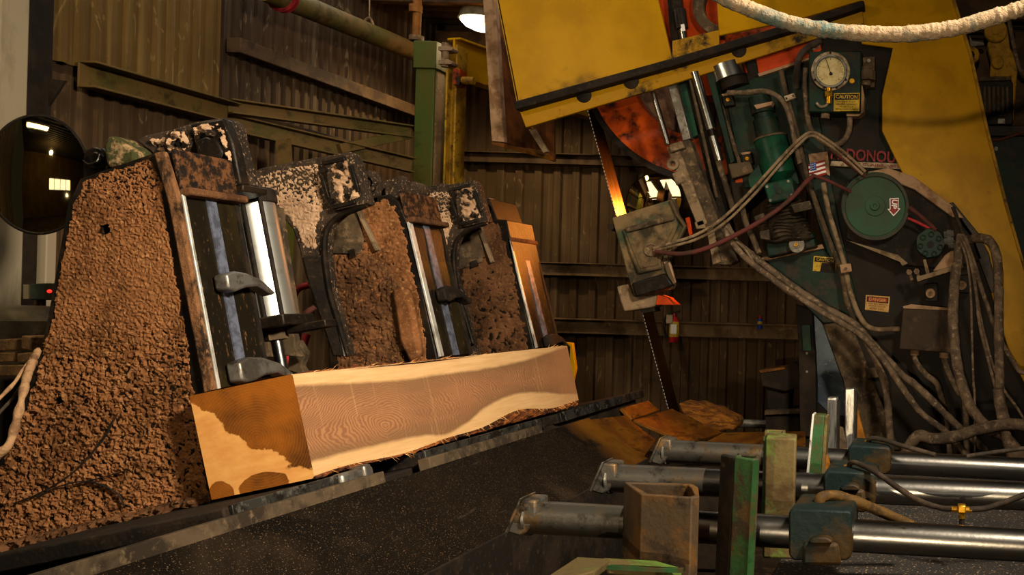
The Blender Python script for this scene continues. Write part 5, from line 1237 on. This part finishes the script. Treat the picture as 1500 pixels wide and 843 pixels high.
for i, (lb, pts, r) in enumerate((('leftmost of the thin cables hanging from the hydraulic motor elbow', [(1404, 346, 6.1), (1416, 380, 6.08), (1422, 430, 6.05), (1424, 500, 6.0), (1426, 560, 5.9), (1428, 600, 5.9), (1430, 845, 5.8)], .008),
    ('second thin cable from the left below the hydraulic motor elbow', [(1408, 346, 6.1), (1420, 376, 6.07), (1430, 430, 6.03), (1436, 480, 5.97), (1456, 560, 5.9), (1476, 640, 5.8), (1490, 850, 5.7)], .011),
    ('third thin cable from the left below the hydraulic motor elbow', [(1410, 346, 6.12), (1424, 384, 6.07), (1432, 440, 6.03), (1442, 490, 5.97), (1464, 560, 5.88), (1510, 640, 5.8), (1560, 850, 5.7)], .009),
    ('rightmost thin cable below the hydraulic motor elbow, slanting to the right edge', [(1412, 346, 6.12), (1428, 390, 6.1), (1440, 430, 6.08), (1462, 490, 6.0), (1490, 540, 5.95), (1520, 580, 5.9), (1590, 850, 5.7)], .016))):
    H_(lb, pts, r, 'hose', 'cable', CG)
H_('slim black cable climbing from the right edge across the corner', [(1396, 304, 6.3), (1406, 330, 6.25), (1412, 346, 6.2)], .014, 'hosedark', 'cable')
H_('fat dusty hose lying across the floor cables, right of the back shaft', [(1318, 850, 5.7), (1322, 690, 5.7), (1342, 642, 5.66), (1368, 644, 5.64), (1400, 640, 5.62), (1440, 628, 5.62), (1500, 624, 5.6), (1580, 660, 5.6), (1620, 865, 5.6)], .036)
H_('maroon hose crossing right of the pulley, upper', [(1332, 304, 6.3), (1350, 318, 6.3), (1372, 338, 6.26)], .016, 'redhosedirty')
H_('thin red hose crossing right of the pulley, lower', [(1330, 320, 6.3), (1344, 326, 6.3), (1364, 336, 6.28)], .01, 'redhose')
MB_ = MB(); MB_.prism([(1268, 542), (1292, 536), (1294, 552), (1270, 556)], 6.52, 6.6)
tag(MB_.build('clamp_block', 'grime', bevel=.004), 'small grooved steel block on the saw frame below the slanting conduits', 'block')

# ================================================================== RIGHT EDGE BACKGROUND
t = thing('hydraulic_linkage', 'dull yellow machine arm with round bosses at the right edge, above the black grille', 'linkage', P(1470, 190, 7.6))
MB().prism([(1446, 62), (1476, 40), (1480, 70), (1492, 90), (1484, 185), (1479, 185), (1482, 112), (1450, 112), (1452, 86)], 7.5, 7.62).build('arm', 'yellowdull', t, bevel=.012)
for q, r in (((1459, 44), 17), ((1462, 91), 9)): MB().disc(*q, r, 7.44, 7.52, 24).build('boss', 'yellowdull', t, bevel=.01)
MB().ring(1422, 80, 13, 6, 7.42, 7.5, 24).build('pivot_eye', 'yellowdull', t, bevel=.006)
t = thing('grille_unit', 'black machine housing with upright grille bars at the right edge', 'grille', P(1450, 186, 7.2))
MB().prism([(1424, 114), (1480, 114), (1484, 122), (1484, 183), (1440, 183)], 7.25, 7.5).build('housing', 'black', t, bevel=.01)
for i in range(7): MB().prism([(1434 + i*6.6, 127), (1437.5 + i*6.6, 127), (1438 + i*6.6, 164), (1434.5 + i*6.6, 164)], 7.22, 7.25).build('grille_bar', 'grime', t)
MB().prism([(1424, 113), (1480, 112), (1482, 117), (1424, 119)], 7.2, 7.5).build('top_ledge', 'grime', t)
MB().prism([(1462, 174), (1472, 174), (1472, 181), (1462, 181)], 7.23, 7.25).build('small_plate', 'steel', t)
t = thing('green_cabinet', 'dark green machine cabinet at the right edge below the grille', 'cabinet', P(1500, 700, 7.3))
MB().prism([(1440, 200), (1580, 196), (1580, 815), (1440, 815)], 7.2, 7.9).build('body', 'green', t, bevel=.012)
MB().prism([(1440, 184), (1580, 184), (1580, 196), (1440, 200)], 7.15, 7.9).build('top', 'black', t, bevel=.006)
MB().disc(1459, 218, 3, 7.17, 7.2, 14).build('knob', 'steel', t)
tag(hose([(1478, 30, 7.4), (1486, 70, 7.4), (1494, 100, 7.4), (1510, 116, 7.4)], .018).build('hose', 'hose'), 'thin hose hanging at the top right edge beside the yellow linkage', 'hose')
tag(hose([(1440, 203, 7.1), (1462, 205, 7.1), (1480, 200, 7.1), (1510, 190, 7.1)], .01).build('cable', 'redhosedirty'), 'thin brown cable draped over the top of the green cabinet', 'cable')
for (q, lb, nm) in (([(1420, 52), (1424, 60), (1440, 62), (1442, 66), (1422, 68)], 'small steel bracket high at the right, left of the yellow linkage', 'bracket'),):
    tag(MB().prism(q, 7.6, 7.66).build('shelf_bracket', 'steel'), lb, nm)
MB_ = MB(); MB_.box((2.6, 9.0, 3.0), (4.0, .12, .16)); struct(MB_.build('trim_15', 'girt'))
MB_ = MB(); MB_.box((.72, 8.9, ZC/2), (.16, .2, ZC - .1)); struct(MB_.build('trim_16', 'girt'))
# saw stand machine far back
t = thing('work_stand', 'dark steel stand with a top edge coloured as lit, left of the saw leg', 'stand', P(1140, 640, 7.4))
MB().prism([(1112, 544), (1150, 540), (1158, 532), (1170, 534), (1172, 568), (1150, 574), (1116, 566)], 7.2, 7.5).build('top_casting', 'dark', t, bevel=.008)
MB().prism([(1112, 543), (1148, 538), (1150, 541), (1114, 547)], 7.18, 7.5).build('painted_lit_edge', 'rust', t)  # orange-brown strip: light along the top edge put into its colour
MB().prism([(1122, 568), (1158, 570), (1156, 602), (1124, 600)], 7.26, 7.45).build('column', 'dark', t, bevel=.006)
m = MB(); m.prism([(1120, 602), (1172, 600), (1176, 606), (1120, 608)], 7.2, 7.5); m.build('shelf', 'grime', t)
m = MB(); m.prism([(1122, 606), (1170, 606), (1170, 780), (1122, 780)], 7.25, 7.48); m.build('base', 'dark', t)
tag(MB().cyl(P(1074, 620, 7.6), P(1124, 622, 7.6), .035, 16).build('floor_pipe', 'steel'), 'grey pipe beyond the bark slab, left of the dark stand', 'pipe')

# ================================================================== FOREGROUND
XD0, XD1, ZD = P(1124, 800, 2.5).x, 1.3, H - .735
t = thing('loading_deck', 'low dark steel deck littered with sawdust under the three polished shafts', 'deck', ((XD0 + XD1)/2, 3.1, 0))
MB().box(((XD0+XD1)/2, 3.15, ZD - .03), (XD1 - XD0, 2.3, .06)).build('deck_plate', 'deck', t)
m = MB()
for y in (2.22,): MB().box(((XD0+XD1)/2 + .04, y, ZD + .012), (XD1 - XD0 - .1, .05, .03)).build('edge_bar', 'tanpost', t, bevel=.006)
for x in (XD0 + .1, XD1 - .1):
    for y in (2.15, 4.15): MB().box((x, y, (ZD - .06)/2), (.1, .1, ZD - .06)).build('leg', 'dark', t)
shafts = [(2.5, (764, 757), (1990, 828), 24, 'front'), (3.0, (884, 700), (1850, 744), 20.5, 'middle'), (3.6, (968, 661), (1750, 701), 17, 'back')]
for Y, a, b, rp, w in shafts:
    lb = {'front': 'nearest polished shaft, its stained hooked end left of the brown square tube', 'middle': 'middle polished shaft, ending between the other two, behind the green post', 'back': 'farthest polished shaft, its bent tip just below the rusty plates'}[w]
    t = thing('push_shaft', lb, 'shaft', P(*b, Y), 'three polished push shafts')
    r = rp*Y/F; A, B = P(*a, Y), P(*b, Y); d = (B - A).normalized()
    Lr = (P(a[0] + 150, a[1] + 8, Y) - A).length
    MB().cyl(A + d*Lr, B, r, 40).build('polished_bar', 'shaft', t)
    MB().cyl(A, A + d*(Lr + .001), r*1.0, 40).build('stained_end', 'shaftrust', t)
    # bevelled hook plate at the tip
    k = rp/24
    q = lambda pts: [(a[0] + u*rp, a[1] + w_*rp) for u, w_ in pts]
    MB().prism(q([(-.05, -1.02), (.85, -.95), (.9, .1), (.35, .95), (-.1, 1.25), (-.95, 1.0)]), Y - r*.98, Y + r*.98).build('hook_tip', 'shafttip', t, bevel=.006)
    MB().prism(q([(.0, -1.1), (-.16, -1.1), (-1.1, .98), (-.92, 1.1)]), Y - r*1.08, Y + r*1.05).build('tip_plate', 'shafttip', t, bevel=.003)
    MB().rings([P(a[0] + 14*k + 3*math.cos(g), a[1] + 1, Y) + V((0, r*1.0*math.cos(g), r*1.0*math.sin(g))) for g in [2*math.pi*i/24 for i in range(25)]], [.006]*25, 6, False).build('weld_bead', 'steel', t)
# bearing blocks
def block(Y, x0, x1, yt, yb, label, bolt=True):
    t = thing('bearing_block', label, 'bearing block', P((x0 + x1)/2, yb, Y), 'bearing blocks on the shafts')
    d = .10
    MB().prism([(x0, yt + 5), (x0 + 5, yt), (x1 - 4, yt + 3), (x1, yt + 8), (x1 - 1, yb - 10), (x1 - 7, yb - 4), (x0 + 7, yb - 4), (x0, yb - 12)], Y - d, Y + d).build('housing', 'bluegreen', t, bevel=.012)
    xm = (x0 + x1)/2
    if bolt:
        w = (x1 - x0)*.3
        z = P(xm, yb - 18, Y - d).z; c = P(xm, yb - 18, Y - d - .012)
        m = MB(); m.prism([(xm - w*.95, yb - 30), (xm + w*.95, yb - 30), (xm + w*1.1, yb + 4), (xm - w*1.0, yb + 4)], Y - d - .02, Y - d); m.build('foot', 'bluegreen', t, bevel=.012)
        MB().prism([(xm - w*.6, yb - 34), (xm - w*.2, yb - 38), (xm + w*.3, yb - 38), (xm + w*.65, yb - 33), (xm + w*.6, yb - 28), (xm - w*.55, yb - 28)], Y - d - .035, Y - d).build('foot_bolt', 'bluegreen', t, bevel=.005)
    c = P(x0 + (x1 - x0)*.45, yt + 2, Y); MB().cyl(c - Z*.01, c + Z*.022, .012, 6).build('grease_nipple', 'brass', t)
    return t
block(2.5, 1155, 1248, 746, 826, 'front bearing block, blue green with a foot bolt, on the nearest shaft')
block(3.0, 1206, 1283, 690, 748, 'middle bearing block on the middle shaft, a small bolt on its face')
block(3.6, 1242, 1305, 652, 700, 'back bearing block on the farthest shaft', False)
# grease hoses
H_('grease hose from the front bearing block curving right, dusty and thick', [(1200, 744, 2.5), (1203, 730, 2.5), (1222, 726, 2.52), (1250, 734, 2.55), (1290, 750, 2.6), (1340, 772, 2.64)], .0135, 'hosedirt', 'hose', None, .3)
H_('black grease hose from the middle bearing block drooping to the brass tee', [(1243, 690, 3.0), (1246, 679, 2.98), (1258, 680, 2.94), (1285, 694, 2.86), (1318, 717, 2.78), (1350, 736, 2.72), (1380, 745, 2.68), (1398, 746, 2.66)], .0085, 'hosedark')
H_('black grease hose from the brass tee up to the right edge', [(1420, 747, 2.66), (1444, 745, 2.66), (1470, 737, 2.66), (1510, 722, 2.66)], .0085, 'hosedark')
H_('thin black hose from the back bearing block along the farthest shaft', [(1272, 652, 3.6), (1275, 643, 3.58), (1290, 644, 3.56), (1320, 653, 3.5), (1370, 667, 3.45)], .009, 'hosedark')
H_('thin black hose lying at the right edge above the farthest shaft', [(1416, 669, 3.4), (1450, 664, 3.4), (1510, 656, 3.4)], .008, 'hosedark')
t = thing('brass_tee', 'small brass tee fitting on the grease hose in front of the middle shaft', 'fitting', P(1409, 775, 2.66))
m = MB(); m.cyl(P(1394, 746.5, 2.66), P(1424, 747.5, 2.66), .009, 8); m.build('arms', 'brass', t)
m = MB(); m.prism([(1403, 741), (1415, 741.5), (1415, 753), (1403, 752.5)], 2.645, 2.675); m.build('body', 'brass', t, bevel=.003)
MB().cyl(P(1409, 752, 2.66), P(1409, 760, 2.66), .01, 6).build('nut', 'brass', t)
MB().cyl(P(1409, 758, 2.66), P(1409, 782, 2.66), .0075, 8).build('stub_hose', 'hosedark', t)

# upright posts
def post_xy(lst, ypx): return [(P(x, ypx, Y).x, Y) for x, Y in lst]
t = thing('square_tube_post', 'brown rusty square tube standing in front of the nearest shaft', 'post', (P(970, 800, 2.32).x, 2.36, 0))
out = post_xy([(912, 2.42), (938, 2.27), (1012, 2.25), (1023, 2.27), (1021, 2.38), (1010, 2.43)], 780)
z1 = P(970, 722, 2.3).z
MB().vtube(out, 0.02, z1, .014).build('tube', 'rustpost', t, bevel=.003)
MB().box((P(970, 800, 2.3).x, 2.34, .01), (.3, .26, .02)).build('base_plate', 'dark', t)
t = thing('green_post', 'tall post with bright green paint and a dark flange, crossing the front shaft', 'post', (P(1080, 800, 2.4).x, 2.4, 0))
zt_ = P(1085, 671, 2.36).z
sh = (-.012, 0)
out = post_xy([(1076, 2.37), (1104, 2.345), (1112, 2.36), (1113, 2.42), (1080, 2.435)], 675)
MB().vtube(out, .02, zt_, .012, (-.02*zt_, 0)).build('green_tube', 'greenpost', t, bevel=.004)
a0, a1 = P(1103.5, 675, 2.342), P(1111, 675, 2.354)
L = [a0, a1, a1 + V((-.02*zt_*.55, 0, -.55)), a0 + V((-.02*zt_*.55, 0, -.55))]
MB().extrude([L], V((0, .006, 0))).build('bright_corner', 'greenbright', t)
out = post_xy([(1055, 2.42), (1075, 2.38), (1079, 2.395), (1060, 2.435)], 675)
MB().vtube(out, .35, P(1064, 668, 2.4).z, 0, (-.02*(zt_ - .35), 0)).build('dark_flange', 'blackmatte', t, bevel=.004)
MB().box((P(1060, 800, 2.4).x, 2.4, .01), (.3, .26, .02)).build('base_plate', 'dark', t)
t = thing('tan_post', 'tan flat post with green flecks standing behind the front shaft', 'post', (P(1142, 800, 2.8).x, 2.8, 0))
out = post_xy([(1120, 2.74), (1165, 2.74), (1166, 2.84), (1122, 2.85)], 700)
MB().vtube(out, ZD, P(1142, 642, 2.74).z, 0).build('post_plate', 'tanpost', t, bevel=.006)
out = post_xy([(1119, 2.85), (1150, 2.85), (1150, 2.93), (1120, 2.93)], 650)
MB().vtube(out, ZD, P(1135, 635, 2.85).z, .012).build('rear_tube', 'tanpost', t, bevel=.003)
out = post_xy([(1117.5, 2.77), (1120.5, 2.74), (1120.5, 2.85), (1117.5, 2.86)], 680)
MB().vtube(out, ZD + .1, P(1119, 645, 2.78).z, 0).build('green_edge', 'greenbright', t)
t = thing('green_stop', 'short leaning stop painted green with a bright worn edge, behind the middle shaft', 'stop', (P(1190, 700, 3.3).x, 3.3, ZD))
a, b = P(1201, 608, 3.25), P(1189, 702, 3.25)
def leanpost(x0t, x1t, yt, x0b, x1b, yb, Y, dep, m, nm, t, bev=.004):
    return MB().prism([(x0t, yt), (x1t, yt + 1), (x1b, yb), (x0b, yb)], Y, Y + dep).build(nm, m, t, bevel=bev)
leanpost(1192, 1208, 608, 1179, 1200, 735, 3.25, .06, 'greenbright', 'stop_plate', t)
leanpost(1189.5, 1192.5, 607, 1177, 1181, 735, 3.24, .07, 'rail', 'worn_edge', t, .002)
leanpost(1208, 1212, 610, 1200, 1206, 735, 3.25, .07, 'tanpost', 'side_edge', t, .002)
MB().prism([(1207, 664), (1212, 670), (1217, 690), (1217, 735), (1202, 735)], 3.27, 3.3).build('gusset', 'rust', t)
for (x0, x1, yt, Y, lb) in ((1212, 1226, 583, 3.9, 'shorter bright steel stop bar, left of the tallest one'), (1238, 1252, 570, 4.05, 'tallest bright steel stop bar, with a rusty gusset behind it')):
    t = thing('stop_bar', lb, 'stop', (P(x0 + 7, 690, Y).x, Y, ZD), 'bright steel stop bars')
    yb = P(x0, 690, Y); 
    MB().prism([(x0, yt), (x1, yt), (x1 - 2, 715), (x0 - 1, 715)], Y, Y + .05).build('bar', 'stopbar', t, bevel=.004)
    MB().prism([(x1 + .5, yt + 4), (x1 + 3, yt + 6), (x1 + 1, 715), (x1 - 1.5, 715)], Y + .01, Y + .06).build('side_edge', 'blackmatte', t)
    if x0 > 1230: MB().prism([(1250, 590), (1254, 592), (1269, 650), (1272, 715), (1246, 715)], Y + .06, Y + .09).build('gusset', 'rust', t)
    else: MB().prism([(1229, 626), (1234, 628), (1240, 650), (1240, 715), (1226, 715)], Y + .06, Y + .09).build('gusset', 'grime', t)
# near plate at the bottom edge
t = thing('flat_bracket', 'flat tan and green steel bracket below the square tube at the bottom edge', 'bracket', P(915, 900, 2.05))
q = [P(818, 838, 2.0), P(846, 816, 2.12), P(892, 817, 2.12), P(800, 846, 1.95)]
q = [P(845, 816, 2.14), P(895, 819, 2.14), P(872, 836, 2.0), P(790, 858, 1.9), P(800, 846, 1.98)]
MB().extrude([q], V((0, 0, -.02))).build('left_wing', 'tanpost', t, bevel=.004)
q = [P(882, 817, 2.14), P(960, 821, 2.2), P(1000, 833, 2.2), P(960, 833, 2.12), P(890, 829, 2.1)]
MB().extrude([q], V((0, 0, -.02))).build('right_wing', 'tanpost', t, bevel=.004)
q = [P(890, 829, 2.1), P(960, 834, 2.1), P(1000, 834, 2.16), P(1000, 840, 2.16), P(960, 839, 2.1), P(888, 835, 2.1)]
MB().extrude([q], V((0, .01, 0))).build('green_edge', 'greenbright', t)
q = P(900, 840, 2.1); MB().box((q.x + .02, 2.12, q.z/2 - .04), (.22, .1, q.z - .08)).build('support', 'rustpost', t)
# near pale hose across the top right corner
pp = [(880, -420, 1.95), (905, -230, 1.85), (955, -90, 1.76), (1030, -24, 1.72), (1060, -4, 1.7), (1100, 14, 1.7), (1150, 32, 1.7), (1200, 43, 1.7), (1260, 49, 1.7), (1330, 50, 1.7), (1400, 41, 1.7), (1450, 27, 1.7), (1500, 11, 1.7), (1540, -6, 1.7), (1590, -34, 1.72), (1650, -120, 1.78), (1680, -300, 1.9)]
pth = smooth_path([P(*p) for p in pp], 34); rr = [.0142*(1 + .13*N.noise(p*70) + .09*N.noise(p*190)) for p in pth]
m = MB().rings(pth, rr, 24)
cen = []
m.v = [v + V((0, 0, 1))*(.0016*max(0, N.noise(v*220))) for v in m.v]
tag(m.build('hanging_hose', 'whitehose'), 'pale blue green hose caked with sawdust, sagging across the top right corner', 'hose')
# ================================================================== LIGHT
def area(name, loc, target, size, power, col, sy=None, spread=180):
    l = bpy.data.lights.new(name, 'AREA'); l.energy = power; l.color = col; l.size = size
    if sy: l.shape = 'RECTANGLE'; l.size_y = sy
    l.spread = math.radians(spread)
    o = bpy.data.objects.new(name, l); COL.objects.link(o); o.location = loc
    o.rotation_euler = (V(target) - V(loc)).to_track_quat('-Z', 'Y').to_euler(); return o
def spot(name, loc, target, power, col, ang, blend=.5, r=.1):
    l = bpy.data.lights.new(name, 'SPOT'); l.energy = power; l.color = col; l.spot_size = math.radians(ang); l.spot_blend = blend; l.shadow_soft_size = r
    o = bpy.data.objects.new(name, l); COL.objects.link(o); o.location = loc
    o.rotation_euler = (V(target) - V(loc)).to_track_quat('-Z', 'Y').to_euler(); return o
def point(name, loc, power, col, r=.1):
    l = bpy.data.lights.new(name, 'POINT'); l.energy = power; l.color = col; l.shadow_soft_size = r
    o = bpy.data.objects.new(name, l); COL.objects.link(o); o.location = loc; return o
W_ = bpy.data.worlds.new('world'); SC.world = W_; W_.use_nodes = True
W_.node_tree.nodes['Background'].inputs[0].default_value = (.9, .75, .5, 1); W_.node_tree.nodes['Background'].inputs[1].default_value = .015
spot('work_light_behind', (-.1, -2.9, H - .25), (-1.2, 6, 2.55), 620, (1, .78, .50), 48, 1.0, .025)
spot('saw_fill_spot', (-.1, -2.9, H - .25), (.1, 6.5, 2.75), 260, (1, .80, .52), 26, .8, .025)  # extra spot added at the work light's place to brighten the saw
area('work_light_right', (1.1, 1.2, 3.7), (-2.2, 4.0, 1.5), .5, 125, (1, .86, .66), None, 84)
area('ceiling_lamp_left', (-4.0, 2.9, 4.15), (-3.0, 5.5, 2.2), .3, 30, (1, .80, .5), None, 150)
spot('lamp_behind_saw', (-1.75, 9.2, 2.96), (-2.42, 7.3, 2.62), 150, (1, .30, .04), 24, .8, .05)
spot('guide_lamp', (-1.95, 6.72, 2.2), (-2.4, 5.9, 1.55), 62, (1, .27, .03), 115, .5, .04)
point('rear_fill', (-2.6, -.9, 3.8), 55, (1, .8, .5), .1)  # unseen fill added to lift the ceiling and wall reflected in the left mirror
spot('bell_lamp_bulb', P(706, 44, 8.2) - V((0, 0, .05)), P(690, 900, 8.0), 130, (1, .75, .38), 150, .5, .06)
t = thing('ceiling_light', 'bright fluorescent ceiling light seen only as a strip in the large left mirror', 'ceiling light', (-4.0, .7, ZC - .12))
MB().box((-4.0, .68, ZC - .08), (1.3, .34, .06)).build('housing', 'whitetrim', t)
MB().box((-4.0, .68, ZC - .125), (1.2, .26, .03)).build('tube_cover', 'fluoglow', t)
vs = SC.view_settings; SC.display_settings.display_device = 'sRGB'
vs.view_transform = 'Standard'; vs.look = 'None'; vs.exposure = 0; vs.gamma = 1; vs.use_curve_mapping = False
